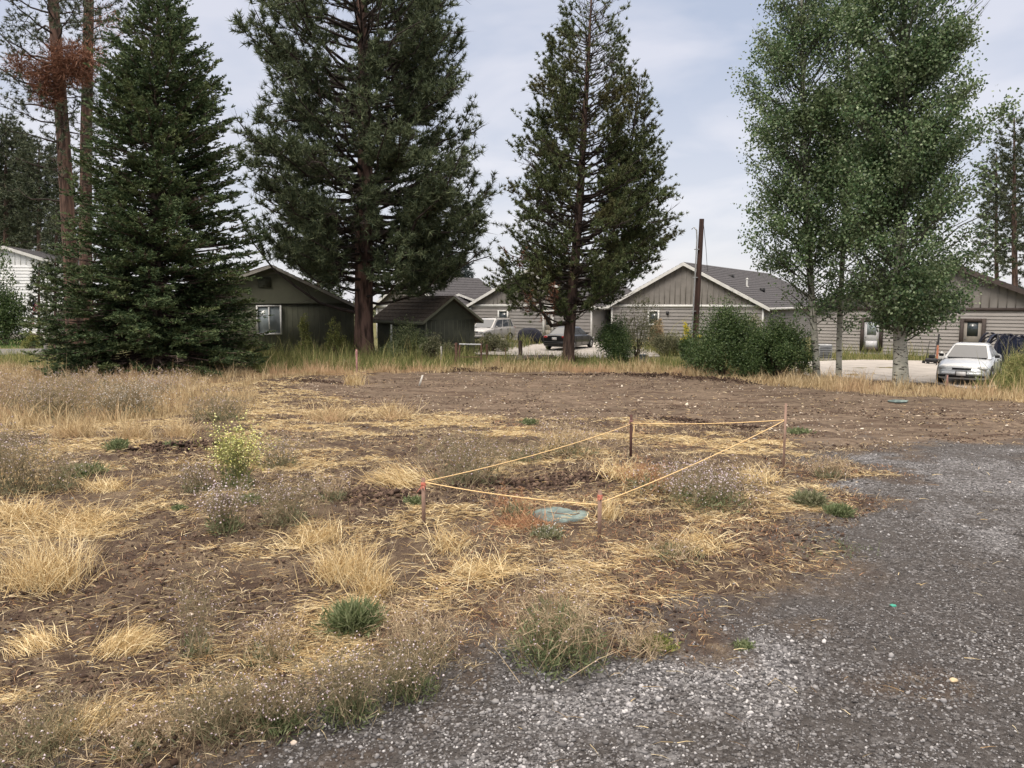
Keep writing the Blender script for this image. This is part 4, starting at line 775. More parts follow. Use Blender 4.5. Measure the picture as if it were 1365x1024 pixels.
# ------------------------------------------------------------------ buildings
def to_local(root, px, py, ly=0.):
    """photo ray meets the wall plane local y = ly of a building -> local (x, z)"""
    a = root.rotation_euler.z; o = np.array(root.location); d = ray(px, py); c = np.array([0, 0, CZ])
    nn = np.array([-sin(a), cos(a), 0]); t = (np.dot(o+nn*ly-c, nn))/np.dot(d, nn); q = c+d*t-o
    return q[0]*cos(a)+q[1]*sin(a), q[2]
class House:
    def __init__(s, name, label, px, py, Y, beta, half, eave, peak, depth, group=None, over=.45, z=-.7, fover=.35, half_l=None):
        s.root = thing(name, label, 'shed' if name == 'shed' else 'house', (X(px, Y, py), Y, z), -radians(beta), group)
        s.w = half; s.wl = half_l or half; s.e = eave; s.p = peak; s.d = depth; s.over = over; s.fo = fover
    def L(s, b, name, m, parent=None, sm=False):
        return b.build(name, m, parent or s.root, sm, world=False)
    def lap(s, b, x0, x1, z0, z1, step=.18, front=0.):
        z = z0; step = .25 if s.root.location.y > 50 else .19
        while z < z1-.01:
            q = min(z+step, z1); b.prism([(x0, front-.004, z), (x0, front-.055, z), (x0, front-.006, q), (x0, front+.1, q), (x0, front+.1, z)], (x1-x0, 0, 0)); z += step
    def walls(s, m, trim_z=None, m2=None, lap=True, grooves=None):
        b = MB(); w_, wl = s.w, s.wl
        tz = trim_z or s.e
        if lap: s.lap(b, -wl, w_, 0, tz)
        else: b.box(((w_-wl)/2, .05, tz/2), (w_+wl, .1, tz))
        s.L(b, 'wall', m)
        b = MB(); rise = s.p-s.e
        b.prism([(-wl, 0, tz), (w_, 0, tz), (w_, 0, s.e), (0, 0, s.p-.02), (-wl, 0, s.e)], (0, .1, 0))
        if m2 is not None:
            x = -wl+.2
            while x < w_-.1:
                hz = s.e+(s.p-s.e)*(1-(x/w_ if x > 0 else -x/wl)); 
                if hz-tz > .12: b.box((x, -.012, (tz+hz)/2-.03), (.05, .026, hz-tz-.08))
                x += .4
        s.L(b, 'gable_panel', m2 or m)
        for sx in (-wl, w_):
            b = MB()
            if lap:
                z = 0
                while z < s.e-.01:
                    q = min(z+.18, s.e); sg = 1 if sx > 0 else -1
                    b.prism([(sx+sg*.03, .1, z), (sx+sg*.006, .1, q), (sx-sg*.1, .1, q), (sx-sg*.1, .1, z)], (0, s.d-.1, 0)); z += .18
            else: b.box((sx+(-.05 if sx > 0 else .05), s.d/2+.05, s.e/2), (.1, s.d-.1, s.e))
            s.L(b, 'side_wall', m)
        b = MB(); b.prism([(-wl, s.d, 0), (w_, s.d, 0), (w_, s.d, s.e), (0, s.d, s.p-.02), (-wl, s.d, s.e)], (0, .1, 0)); s.L(b, 'rear_wall', m)
    def roof(s, m, mtrim, th=.12, tw=.2):
        for sx, w_ in ((1, s.w), (-1, s.wl)):
            sl = (s.p-s.e)/w_; o = s.over; nx_, nz_ = np.array([sl, 1])/math.hypot(sl, 1)
            A = np.array([0, -s.fo, s.p]); B = np.array([sx*(w_+o), -s.fo, s.e-sl*o])
            b = MB(); b.prism([A, B, B+np.array([0, 0, th]), A+np.array([0, 0, th])], (0, s.d+2*s.fo, 0))
            # shingle courses as thin steps
            k = int((w_+o)/.3)
            for i in range(k):
                t0, t1 = i/k, (i+1)/k; p0 = A+(B-A)*t0+np.array([0, .03, th+.002]); p1 = A+(B-A)*t1+np.array([0, .03, th+.002])
                b.prism([p0, p1, p1+np.array([0, 0, .03]), p0+np.array([0, 0, .004])], (0, s.d+2*s.fo-.06, 0))
            rf = s.L(b, 'roof', m)
            b = MB(); q = np.array([0, 0, tw]); dn = np.array([0, 0, -tw+th*.9])
            b.prism([A+dn+np.array([0, -.04, 0]), B+dn+np.array([0, -.04, 0]), B+dn+q+np.array([0, -.04, 0]), A+dn+q+np.array([0, -.04, 0])], (0, .037, 0))
            s.L(b, 'rake_trim', mtrim)
            b = MB(); b.box((B[0]+sx*.02, s.d/2, B[2]+.03), (.035, s.d+2*s.fo-.01, .17)); s.L(b, 'eave_trim', mtrim)
    def band(s, z, m, h=.16, x0=None, x1=None, name='trim_band'):
        b = MB(); a = -s.wl if x0 is None else x0; c = s.w if x1 is None else x1
        b.box(((a+c)/2, -.05, z), (c-a, .09, h)); s.L(b, name, m)
    def post(s, x, z0, z1, m, wd=.12, name='corner_trim'):
        b = MB(); b.box((x, -.052, (z0+z1)/2), (wd, .098, z1-z0-.004)); s.L(b, name, m)
    def opening(s, px0, py0, px1, py1, kind='window', mf='white', mp='pane', fr=.1, mull=0, y=-.075):
        x0, z1 = to_local(s.root, px0, py0, y); x1, z0 = to_local(s.root, px1, py1, y)
        z0 = max(z0, .02); cxx, czz = (x0+x1)/2, (z0+z1)/2; W, H = x1-x0, z1-z0
        f = MB(); f.box((x0+fr/2, y-.045, czz), (fr, .09, H)); f.box((x1-fr/2, y-.045, czz), (fr, .09, H))
        f.box((cxx, y-.043, z1-fr/2), (W-2*fr, .08, fr)); f.box((cxx, y-.043, z0+fr/2), (W-2*fr, .08, fr))
        for q in range(mull): f.box((x0+W*(q+1)/(mull+1), y-.043, czz), (fr*.7, .075, H-2*fr))
        if kind == 'window':
            o = s.L(f, 'window', MAT[mf]); p = MB(); p.box((cxx, y-.02, czz), (W-2*fr, .03, H-2*fr)); s.L(p, 'pane', MAT[mp], o)
        else:
            d = MB(); d.box((cxx, y-.02, czz), (W-2*fr, .04, H-2*fr))
            for (u, v, uu, vv) in ((.18, .08, .82, .3),): d.box((cxx, y-.042, z0+H*(v+vv)/2), (W*.5, .01, H*(vv-v)))
            o = s.L(d, 'door', MAT[kind]); s.L(f, 'frame', MAT[mf], o)
            g = MB(); g.box((cxx, y-.045, z0+H*.7), ((W-2*fr)*.62, .02, H*.42)); s.L(g, 'pane', MAT[mp], o)
            g = MB(); g.lathe((x0+fr+.08, y-.07, z0+H*.42), [(0, -.03), (.03, -.015), (.03, .015), (0, .03)], 8); s.L(g, 'handle', MAT['galv'], o)
        return o

# olive house behind the spruce
h = House('house', 'olive green house with white slider window, half hidden by the spruce', 362, 400, 43.2, -25, 4.6, 2.75, 4.95, 9, fover=.3, half_l=6)
h.walls(MAT['green_wall'], 2.95, None, lap=False)
b = MB()
for x in np.arange(-5.8, 4.5, .3): b.box((x, -.003, 1.46), (.018, .012, 2.9))
h.L(b, 'siding_seams', MAT['green_dark']); h.band(2.95, MAT['green_wall'], .05, name='panel_joint')
h.roof(MAT['shingle_b'], MAT['offwhite'], tw=.16); h.opening(341, 407, 376, 446, 'window', 'white', 'pane_curtain', .09, 1)
b = MB(); b.box((-.35, -.03, 4.1), (.7, .05, .55)); [b.box((-.35, -.06, 3.88+i*.09), (.62, .02, .03)) for i in range(6)]; h.L(b, 'gable_vent', MAT['green_dark'])

# shed
h = House('shed', 'small dark olive shed with brown shingle roof', 600, 420, 43.0, -42, 1.75, 2.1, 3.25, 4.6, over=.35, fover=.35)
h.walls(MAT['green_dark'], 2.05, None, lap=False)
b = MB()
for x in np.arange(-1.6, 1.7, .3): b.box((x, -.003, 1.0), (.018, .012, 2.0))
h.L(b, 'siding_seams', MAT['green_wall']); h.roof(MAT['shingle_b'], MAT['green_wall'], tw=.15); h.post(-1.69, 0, 2.05, MAT['green_wall'], .1)

# far taupe houses
h = House('house', 'taupe house with white trimmed gable behind the utility pole', 912, 400, 56.5, 31, 5.7, 2.75, 5.75, 26)
h.walls(MAT['siding'], 2.72, MAT['batten']); h.roof(MAT['shingle'], MAT['white'], tw=.24); h.band(2.72, MAT['white'], .2)
h.post(5.64, 0, 2.6, MAT['white']); h.post(-5.64, 0, 2.6, MAT['white']); h.opening(864, 413.5, 879, 434, 'window', 'white', 'pane', .12)
b = MB(); b.tube([(3.2, 5, 4.05), (3.2, 5, 4.75)], .07, 8); b.lathe((3.2, 5, 4.1), [(.22, -.12), (.1, .12)], 10); b.lathe((3.2, 5, 4.75), [(.0, .08), (.12, 0), (.09, -.05)], 10); h.L(b, 'vent_pipe', MAT['white'])
b = MB(); b.box((1.7, 6, 5.0), (.4, .4, .25)); b.box((3.9, 7, 3.95), (.35, .35, .3)); h.L(b, 'roof_vent', MAT['darkmetal'])
b = MB(); b.lathe((.9, -.1, 3.35), [(.0, -.1), (.09, -.09), (.11, .05), (.05, .12), (0, .13)], 10); b.box((.9, -.04, 3.4), (.12, .08, .12)); h.L(b, 'wall_lamp', MAT['darkmetal'])
b = MB(); b.tube([(-4.9, -.11, .1), (-4.9, -.11, 2.5)], .05, 6); h.L(b, 'downspout', MAT['siding'])
b = MB(); b.box((-1.2, -.13, 2.2), (.16, .16, .24)); h.L(b, 'porch_light', MAT['darkmetal'])
b = MB(); b.box((3.9, -.13, 1.5), (.35, .16, .6)); b.tube([(3.9, -.1, .1), (3.9, -.1, 1.2)], .03, 6); h.L(b, 'meter_box', MAT['galv'])
h = House('house', 'taupe house behind the black car and the lodgepole', 705, 400, 61, 31, 5.5, 2.75, 5.45, 13)
h.walls(MAT['siding'], 2.72, MAT['batten']); h.roof(MAT['shingle'], MAT['white'], tw=.24); h.band(2.72, MAT['white'], .2)
h.post(5.44, 0, 2.6, MAT['white']); h.post(-5.44, 0, 2.6, MAT['white'])
h.opening(664, 413.5, 678, 431, 'window', 'white', 'pane', .12); h.opening(724, 413.5, 738, 452, 'door', 'white', 'pane', .16)
# porch link between the two
h = House('house', 'low recessed taupe wing with white trimmed window left of the pole house', 796, 400, 61.5, 0, 3.2, 2.9, 3.1, 8, over=.2, fover=.1)
h.walls(MAT['siding'], 2.7, MAT['batten']); h.roof(MAT['shingle'], MAT['white'], tw=.2)
h.opening(791, 417, 810, 438, 'window', 'white', 'pane', .12, 0)
h.post(-1.15, 0, 2.6, MAT['white'], .2, 'porch_post')
h = House('house', 'taupe house with steep white rakes rising behind the shed roof', 545, 400, 63, 31, 3.4, 2.7, 5.05, 10)
h.walls(MAT['siding'], 2.65, MAT['batten']); h.roof(MAT['shingle'], MAT['white'], tw=.24); h.band(2.65, MAT['white'], .2); h.post(-3.34, 0, 2.5, MAT['white'])
h = House('house', 'low taupe wing with white window behind the front of the light grey suv', 612, 400, 65, 0, 2.7, 2.6, 3.6, 8)
h.walls(MAT['siding'], 2.5, MAT['batten']); h.roof(MAT['shingle'], MAT['white'], tw=.2); h.opening(621, 421, 633, 434, 'window', 'white', 'pane', .1, 1)

# right house
h = House('house', 'tan house with dark brown trim behind the silver sedan', 1268, 400, 43, 33, 5.2, 2.75, 5.0, 15, half_l=7.2, fover=.5)
h.walls(MAT['siding_b'], 2.6, MAT['batten']); h.roof(MAT['shingle'], MAT['dark_trim'], tw=.26); h.band(2.62, MAT['dark_trim'], .18)
h.opening(1148, 424, 1176, 468, 'door_white', 'dark_trim', 'pane_curtain', .2); h.opening(1280, 424.5, 1312, 471, 'door', 'dark_trim', 'pane', .2)
h.post(-7.14, 0, 2.5, MAT['dark_trim'])
# white house, far left
h = House('house', 'white two storey house behind the leafy tree at the left edge', 12, 400, 62, -12, 3.6, 6.1, 7.3, 9, fover=.3, half_l=6)
h.walls(MAT['white_siding'], 5.95, MAT['white_siding']); h.roof(MAT['shingle'], MAT['white'], tw=.25)
h.opening(-30, 395, -8, 425, 'window', 'white', 'pane', .1, 1); h.post(3.53, 0, 5.8, MAT['white'])
b = MB(); b.box((-.9, -.05, .28), (8.9, .08, .5)); h.L(b, 'foundation', MAT['concrete'])
b = MB(); b.prism([(3.7, -1.2, 2.85), (6.4, -1.2, 2.2), (6.4, -1.2, 2.32), (3.7, -1.2, 2.97)], (0, 3.2, 0)); h.L(b, 'porch_roof', MAT['white'])
b = MB(); b.box((6.1, -1.0, 1.1), (.16, .16, 2.2)); h.L(b, 'porch_post', MAT['white'])
b = MB(); b.box((5.0, 2.0, 1.15), (2.4, .1, 2.3)); h.L(b, 'porch_wall', MAT['offwhite'])

# ------------------------------------------------------------------ cars
def car(name, label, cat, front_px, py, Y, rearx, beta, Ln, W, H, paint, kind='sedan', flip=False):
    """local frame: front at -y, origin at the ground centre"""
    a = -radians(beta)+(pi if flip else 0)
    zb = float(gz(0, Y))+.055
    c0 = np.array([X(front_px, Y, py), Y, zb])
    dirn = np.array([-sin(a), cos(a), 0])        # towards the rear in world
    ctr = c0+dirn*Ln/2*(-1 if flip else 1)
    root = thing(name, label, cat, ctr, a); B = lambda b, nm, m, par=None, sm=False: b.build(nm, m, par or root, sm, world=False)
    h2 = Ln/2; wv = W/2; suv = kind == 'suv'
    gc = .28 if suv else .19                     # ground clearance
    # stations: (y, half width, belt z, bottom z)
    if suv: st = [(-h2, .74, .72, .45), (-h2+.05, .86, .86, .36), (-h2+.35, .96, .98, gc), (-h2+1.15, 1, 1.06, gc), (-h2+1.5, 1, 1.10, gc), (0, 1, 1.12, gc), (h2-1.2, 1, 1.14, gc), (h2-.4, .99, 1.14, gc), (h2-.08, .95, 1.10, .36), (h2, .88, 1.0, .45)]
    else: st = [(-h2, .62, .52, .30), (-h2+.06, .80, .64, .22), (-h2+.3, .93, .73, gc), (-h2+.9, .995, .84, gc), (-h2+1.35, 1, .90, gc), (-.1, 1, .93, gc), (h2-1.3, 1, .96, gc), (h2-.75, .99, .97, gc), (h2-.2, .94, .96, .24), (h2-.03, .86, .90, .30), (h2, .78, .80, .36)]
    ns = 40; ys_ = np.linspace(0, 1, ns); sy = np.array([q[0] for q in st]); yy = -h2+Ln*ys_
    # denser near the ends
    yy = np.sort(np.concatenate([yy, [-h2+.02, -h2+.04, h2-.02, h2-.04]])); hw = np.interp(yy, sy, [q[1] for q in st])*wv; bz = np.interp(yy, sy, [q[2] for q in st]); lz = np.interp(yy, sy, [q[3] for q in st])
    V = []
    for y_, w_, t_, l_ in zip(yy, hw, bz, lz):
        sh = t_-.10*(1 if suv else .9); md = l_+(sh-l_)*.5
        row = [(0, l_), (w_*.80, l_), (w_*.93, l_+.03), (w_*.98, l_+.12), (w_, md), (w_*.99, sh-.08), (w_*.965, sh), (w_*.90, t_-.035), (w_*.78, t_), (w_*.4, t_+.025), (0, t_+.035)]
        row = row+[(-p, z) for p, z in row[-2:0:-1]]; V.append([(p, y_, z) for p, z in row])
    V = np.array(V); m_ = V.shape[1]; k = len(yy); i = np.arange(k-1)[:, None]*m_; j = np.arange(m_)[None]; j2 = (j+1) % m_
    # leave the wheel openings out of the side skin
    wr = .36 if suv else .315; wy = [-h2+(.92 if suv else .88), h2-(1.0 if suv else .95)]
    Fc = np.stack([i+j, i+m_+j, i+m_+j2, i+j2], -1).reshape(-1, 4)
    b = MB(); b.add(V.reshape(-1, 3), Fc)
    for e, sg in ((0, 1), (k-1, -1)):
        cc = V[e].mean(0); VV = np.vstack([V[e], cc]); q = [[x, (x+1) % m_, m_] for x in range(m_)]; b.add(VV, [f if sg > 0 else f[::-1] for f in q])
    body = B(b, 'body', MAT[paint], None, True)
    # cabin frustum
    if suv: cb = (-h2+1.28, h2-.10, .90*wv, 1.08); ct = (-h2+2.05, h2-.42, .74*wv, H)
    else: cb = (-h2+1.22, h2-.72, .88*wv, .90); ct = (-h2+2.0, h2-1.62, .66*wv, H)
    def ring(c): y0, y1, w_, z = c; return [np.array(q) for q in ((-w_, y0, z), (w_, y0, z), (w_, y1, z), (-w_, y1, z))]
    lo, hi = ring(cb), ring(ct); hi = [q+np.array([0, 0, -.07]) for q in hi]
    ti = [q*np.array([.86, 1, 1])+np.array([0, (.18 if q[1] < 0 or i_ < 2 else -.18), .07]) for i_, q in enumerate(hi)]
    b = MB(); VV = np.array(lo+hi+ti); Fc = []
    for r in (0, 4):
        for q in range(4): q2 = (q+1) % 4; Fc.append([r+q, r+q2, r+4+q2, r+4+q])
    Fc.append([8, 9, 10, 11]); b.add(VV, Fc); cab = B(b, 'cabin', MAT[paint])
    bv = cab.modifiers.new('bevel', 'BEVEL'); bv.width = .05; bv.segments = 3; bv.limit_method = 'ANGLE'
    def panel(q, u0, u1, v0, v1, nm, m='carglass', off=.012):
        A, Bq, C, D = lo[q], lo[(q+1) % 4], hi[(q+1) % 4], hi[q]
        f = lambda u, v: (A*(1-u)+Bq*u)*(1-v)+(D*(1-u)+C*u)*v
        nn = np.cross(Bq-A, D-A); nn = nn/np.linalg.norm(nn)
        pts = [f(u0, v0), f(u1, v0), f(u1, v1), f(u0, v1)]; b = MB(); b.prism([p+nn*off for p in pts], -nn*.01); return B(b, nm, MAT[m])
    panel(0, .06, .94, .06, .97, 'windshield', 'carglass'); panel(2, .08, .92, .12 if not suv else .2, .95, 'rear_window')
    cuts = [(.10, .42), (.455, .72), (.75, .93)] if suv else [(.13, .47), (.505, .80)]
    for u0, u1 in cuts: panel(1, u0, u1, .10, .94, 'side_window'); panel(3, 1-u1, 1-u0, .10, .94, 'side_window')
    b = MB(); b.box((0, (cb[0]+.05), cb[3]+.02), (W*.72, .10, .03)); B(b, 'wiper_cowl', MAT['blacktrim'])
    # wheels in dark arches
    for y_ in wy:
        for sx in (-1, 1):
            x_ = sx*(wv*(.985)); A = MB(); an = np.linspace(-.15, pi+.15, 16)
            ring_o = [(x_+sx*.004, y_+cos(q)*(wr+.07), wr+sin(q)*(wr+.065)) for q in an]; ring_i = [(x_+sx*.004, y_, wr*.6)]
            poly = ring_o; A.prism(poly, (-sx*.05, 0, 0)); B(A, 'wheel_arch', MAT['blacktrim'], body)
            t_ = MB(); pr = np.array([(wr*.60, -.09), (wr*.93, -.10), (wr, -.06), (wr, .06), (wr*.93, .10), (wr*.60, .09)])
            def wheelpart(prof, n=24):
                aa = np.arange(n)*2*pi/n; P_ = []
                for r_, o_ in prof: P_.append(np.stack([np.full(n, x_-sx*.075+sx*o_), y_+np.cos(aa)*r_, wr+np.sin(aa)*r_], 1))
                Vv = np.vstack(P_); kk = len(prof); ii = np.arange(kk-1)[:, None]*n; jj = np.arange(n)[None]; return Vv, np.stack([ii+jj, ii+(jj+1) % n, ii+n+(jj+1) % n, ii+n+jj], -1).reshape(-1, 4)
            t_.add(*wheelpart(pr)); wh = B(t_, 'wheel', MAT['rubber'], None, True)
            r_ = MB(); r_.add(*wheelpart([(wr*.62, .085), (wr*.56, .095), (wr*.50, .07), (.0, .06)]))
            for q in range(5):
                aq = q*2*pi/5; c = np.array([x_-sx*.075+sx*.085, y_+cos(aq)*wr*.3, wr+sin(aq)*wr*.3]); r_.box(c, (.03, wr*.5, .055), ax=np.array([[1, 0, 0], [0, cos(aq), sin(aq)], [0, -sin(aq), cos(aq)]]))
            B(r_, 'rim', MAT['rim'], wh)
    # lamps, grille, plate, bumpers, mirrors, handles, seams
    fy = -h2
    def blob(c, r_, nm, m, par=None):
        v, f = ico(); vv = v.copy(); bb = MB()
        aa = np.linspace(0, pi, 7); prof = [(sin(q), -cos(q)) for q in aa]; bb.lathe((0, 0, 0), prof, 14)
        Vv = np.vstack(bb.v)*np.array(r_)+np.array(c); bb.v = [Vv]; return B(bb, nm, MAT[m], par, True)
    lz_ = .80 if suv else .615
    for sx in (-1, 1):
        blob((sx*wv*.70, fy+(.085 if suv else .13), lz_), (.19, .09, .095 if suv else .075), 'headlight', 'lamp')
        blob((sx*wv*(.78 if suv else .64), h2-(.05 if suv else .05), .95 if suv else .82), (.10 if suv else .19, .06, .2 if suv else .09), 'tail_light', 'lampred')
        b = MB(); mx = sx*(wv+.04); mz = cb[3]+.05; b.box((mx, cb[0]+.45, mz+.03), (.16, .09, .11)); o = B(b, 'mirror', MAT['blacktrim' if not suv else paint]); q = o.modifiers.new('bevel', 'BEVEL'); q.width = .03; q.segments = 2
        for dy in ((-.35, .75) if not suv else (-.25, .75)): b = MB(); b.box((sx*(wv*.995+.006), dy+.25, cb[3]-.14), (.02, .16, .03)); B(b, 'door_handle', MAT[paint if not suv else 'blacktrim'])
        b = MB()
        for dy in ((-.95, .12, 1.05) if not suv else (-.85, .15, 1.1)): b.box((sx*(wv*.992), dy, (gc+cb[3])/2+.05), (.024, .012, cb[3]-gc-.2))
        B(b, 'door_seam', MAT['blacktrim'])
    b = MB()
    if suv:
        b.box((0, fy+.03, .84), (W*.48, .06, .05)); b.box((0, fy+.035, .75), (W*.48, .06, .05)); B(b, 'grille', MAT['blacktrim'])
        b = MB(); b.box((0, fy-.03, .52), (W*.86, .14, .14)); o = B(b, 'bumper', MAT[paint]); q = o.modifiers.new('bevel', 'BEVEL'); q.width = .04; q.segments = 3
        b = MB(); b.box((0, fy-.045, .40), (W*.78, .1, .09)); B(b, 'lower_grille', MAT['blacktrim'])
        for sx in (-1, 1): b = MB(); b.tube([(sx*.62, ct[0]+.2, H-.02), (sx*.62, ct[0]+.3, H+.05), (sx*.62, ct[1]-.3, H+.05), (sx*.62, ct[1]-.2, H-.02)], .018, 6); B(b, 'roof_rail', MAT['blacktrim'])
    else:
        b.box((0, fy+.02, .60), (W*.34, .10, .05)); B(b, 'grille', MAT['blacktrim'])
        b = MB(); b.box((0, fy-.03, .325), (W*.5, .10, .085)); b.box((-.62, fy+.02, .335), (.24, .12, .07)); b.box((.62, fy+.02, .335), (.24, .12, .07)); B(b, 'lower_grille', MAT['blacktrim'])
        b = MB(); b.box((0, fy-.01, .43), (W*.74, .13, .10)); o = B(b, 'bumper', MAT[paint]); q = o.modifiers.new('bevel', 'BEVEL'); q.width = .04; q.segments = 3
        b = MB(); b.box((0, h2-.01, .48), (W*.76, .15, .16)); o = B(b, 'rear_bumper', MAT[paint]); q = o.modifiers.new('bevel', 'BEVEL'); q.width = .05; q.segments = 3
    b = MB(); b.box((0, fy-(.085 if not suv else .11), .43 if not suv else .52), (.35, .015, .19)); pl_ = B(b, 'plate_frame', MAT['blacktrim']); b = MB(); b.box((0, fy-(.096 if not suv else .121), .43 if not suv else .52), (.30, .012, .145)); B(b, 'licence_plate', MAT['cloth'], pl_)
    b = MB(); b.box((0, h2+(.012 if not suv else .02), .74 if not suv else .8), (.31, .03, .155)); B(b, 'rear_plate', MAT['cloth'])
    return root
car('parked_car', 'silver sedan parked on the concrete pad facing the lot', 'car', 1281, 505, 27.6, None, 37.5, 4.6, 1.74, 1.43, 'silver')
car('parked_car', 'black sedan seen from behind, partly hidden by the lodgepole trunk', 'car', 739, 465, 47.3, None, 27, 4.75, 1.82, 1.42, 'black', flip=True)
car('parked_suv', 'light grey suv parked beside the shed', 'suv', 630, 455, 55.5, None, 30, 4.75, 1.88, 1.76, 'champagne', 'suv')

# ------------------------------------------------------------------ yard objects
def gp(px, py): q = G(px, py); q[2] = float(ground(q[0], q[1])); return q
def base_at(px, Y): x = X(px, Y, 460); return np.array([x, Y, float(ground(x, Y))])
# utility pole
Y = 49; p0 = base_at(926, Y); t = thing('utility_pole', 'leaning dark brown wooden utility pole', 'pole', p0)
b = MB(); b.tube([p0-[0, 0, .1], p0*.5+P(935.5, 292, Y)*.5, P(935.5, 292, Y)], [.20, .17, .15], 12); b.build('post', MAT['pole'], t, True)
b = MB(); q0 = P(921, 470, Y-.25); q1 = P(929, 320, Y-.25); b.tube([q0, q1, P(928.6, 307, Y-.25), P(925, 303, Y-.25), P(922, 306, Y-.25)], .045, 7); b.build('conduit', MAT['galv'], t, True)
b = MB(); [b.box(P(922+8*f, 460-150*f, Y-.14), (.28, .22, .05)) for f in (.3, .6, .85)]; b.build('clamp', MAT['galv'], t)
b = MB(); b.box(P(932, 449, Y-.24), (.3, .04, .22)); b.build('marker_plate', MAT['yellow'], t)
b = MB(); b.tube([P(938, 300, Y), P(941, 330, Y+1), P(943, 362, Y+3)], .015, 4); o = b.build('service_wire', MAT['darkmetal'], t)
# covered grill
p = base_at(706, 56); t = thing('covered_grill', 'rounded grill under a navy cover beside the suv', 'grill', p)
b = MB(); n_ = 20; prof = [(.0, 1.18), (.35, 1.15), (.62, 1.0), (.78, .75), (.84, .45), (.86, .06), (.80, .04)]
aa = np.arange(n_)*2*pi/n_; V = np.array([[(r*(1+.07*sin(3*q+z*4)+.03*sin(9*q)))*cos(q)*1.1, r*(1+.07*sin(3*q+z*4)+.03*sin(9*q))*sin(q)*.8, z] for r, z in prof for q in aa])+p
ii = np.arange(len(prof)-1)[:, None]*n_; jj = np.arange(n_)[None]; b.add(V, np.stack([ii+jj, ii+n_+jj, ii+n_+(jj+1) % n_, ii+(jj+1) % n_], -1).reshape(-1, 4)); b.build('cover', MAT['cover'], t, True)
b = MB(); b.box(p+[1.15, -.1, .55], (.55, .5, .06)); b.tube([p+[1.38, -.1, .55], p+[1.38, -.1, 0]], .03, 6); b.tube([p+[.95, -.3, .55], p+[.95, -.3, 0]], .03, 6); b.build('side_shelf', MAT['darkmetal'], t)
# gate and fence posts
Y = 36.8
def fpost(px, top, Y, r, m, name='fence_post', label=None, lean=0, grp=None, cat='post'):
    p = base_at(px, Y); e = np.array([p[0]+lean, Y, Z(top, Y)]); b = MB(); b.tube([p-[0, 0, .1], p*.5+e*.5+[.01, 0, 0], e], [r, r*.95, r*.9], 8); b.lathe(e, [(r*.9, 0), (r*.95, .02), (r*.5, .04), (0, .045)], 8)
    o = b.build(name, MAT[m]); recentre(o, p); tag(o, label, cat, grp); return o
p = base_at(610, Y); t = thing('pipe_gate', 'rusty pipe gate frame at the back edge of the lot', 'gate', p)
for px, nm in ((608, 'hinge_post'), (612.5, 'post'), (641.5, 'post')):
    p = base_at(px, Y); b = MB(); b.tube([p-[0, 0, .1], np.array([p[0], Y, Z(457 if nm != 'post' or px > 640 else 460, Y)])], .07 if nm == 'hinge_post' else .04, 8); b.build(nm, MAT['rust'], t, True)
b = MB(); b.tube([P(612, 459, Y), P(642, 459.5, Y)], .04, 8); b.build('top_rail', MAT['galv'], t, True)
b = MB(); b.tube([P(612, 476, Y), P(642, 476, Y)], .02, 6); b.build('bottom_rail', MAT['rust'], t, True)
fpost(693.5, 455, 40, .11, 'bark_fir', label='short thick brown post by the driveway timber')
fpost(649, 460, 40, .06, 'rust', label='thin rusty post just right of the pipe gate')
fpost(673.5, 465, 39, .04, 'rust', label='thin dark rod between the gate and the thick post')
fpost(690, 470, 39.2, .03, 'galv', label='pale thin stake leaning at the driveway timber', lean=-.1)
fpost(522, 434, 41.2, .055, 'white', 'marker_post', 'white topped marker post in front of the shed wall')
fpost(588, 463, 38.5, .05, 'offwhite', 'marker_post', 'short whitish marker left of the pipe gate')
b = MB(); q = [P(676, 478.3, 38.6), P(705, 477, 38.8), P(738, 475.6, 39.2)]; b.tube(q, [.12, .14, .1], 7); b.tube([P(680, 480, 38), P(700, 478.5, 38)], [.09, .07], 6)
o = b.build('timber', MAT['logw']); recentre(o, q[1]); tag(o, 'weathered timber lying along the driveway edge', 'log')
# grey ribbed bin
p = base_at(858, 36.9); t = thing('bin', 'small grey ribbed bin beside the round green bush', 'bin', p)
b = MB(); b.lathe(p, [(.0, 0.01), (.17, 0.01), (.19, .12), (.185, .14), (.2, .3), (.195, .32), (.215, .5), (.23, .51), (.23, .54), (.2, .54), (.19, .15), (0, .12)], 20); b.build('tub', MAT['pot'], t, True)
b = MB(); b.lathe(p+[0, 0, .1], [(.205, .10), (.215, .11), (.205, .12)], 20); b.lathe(p+[0, 0, .1], [(.215, .26), (.226, .27), (.215, .28)], 20); b.build('rib', MAT['pot'], t, True)
# yard equipment before the tan house
Y = 37.5; p = base_at(1243, Y); t = thing('lawn_mower', 'black lawn mower with tall handle beside the silver sedan', 'mower', p)
b = MB(); b.lathe(p+[0, 0, .14], [(.0, 0), (.26, 0), (.28, .1), (.22, .18), (.1, .2), (0, .2)], 16, sc=(1.1, .9)); b.build('deck', MAT['darkmetal'], t, True)
b = MB(); b.lathe(p+[0, 0, .34], [(.13, 0), (.14, .12), (.08, .16), (0, .17)], 12); b.build('engine', MAT['blacktrim'], t, True)
for sx in (-.28, .28):
    for sy in (-.2, .2): b = MB(); b.tube([p+[sx-.03, sy, .1], p+[sx+.03, sy, .1]], .1, 12); b.build('wheel', MAT['rubber'], t, True)
b = MB(); [b.tube([p+[sx*.2, .15, .25], p+[sx*.18+.3, .5, 1.1], p+[.3+sx*.05, .5, 1.14]], .018, 6) for sx in (-1, 1)]; b.build('handle', MAT['darkmetal'], t, True)
p = base_at(1250, 37.9); t = thing('hand_tool', 'orange and black long tool leaning by the mower', 'tool', p)
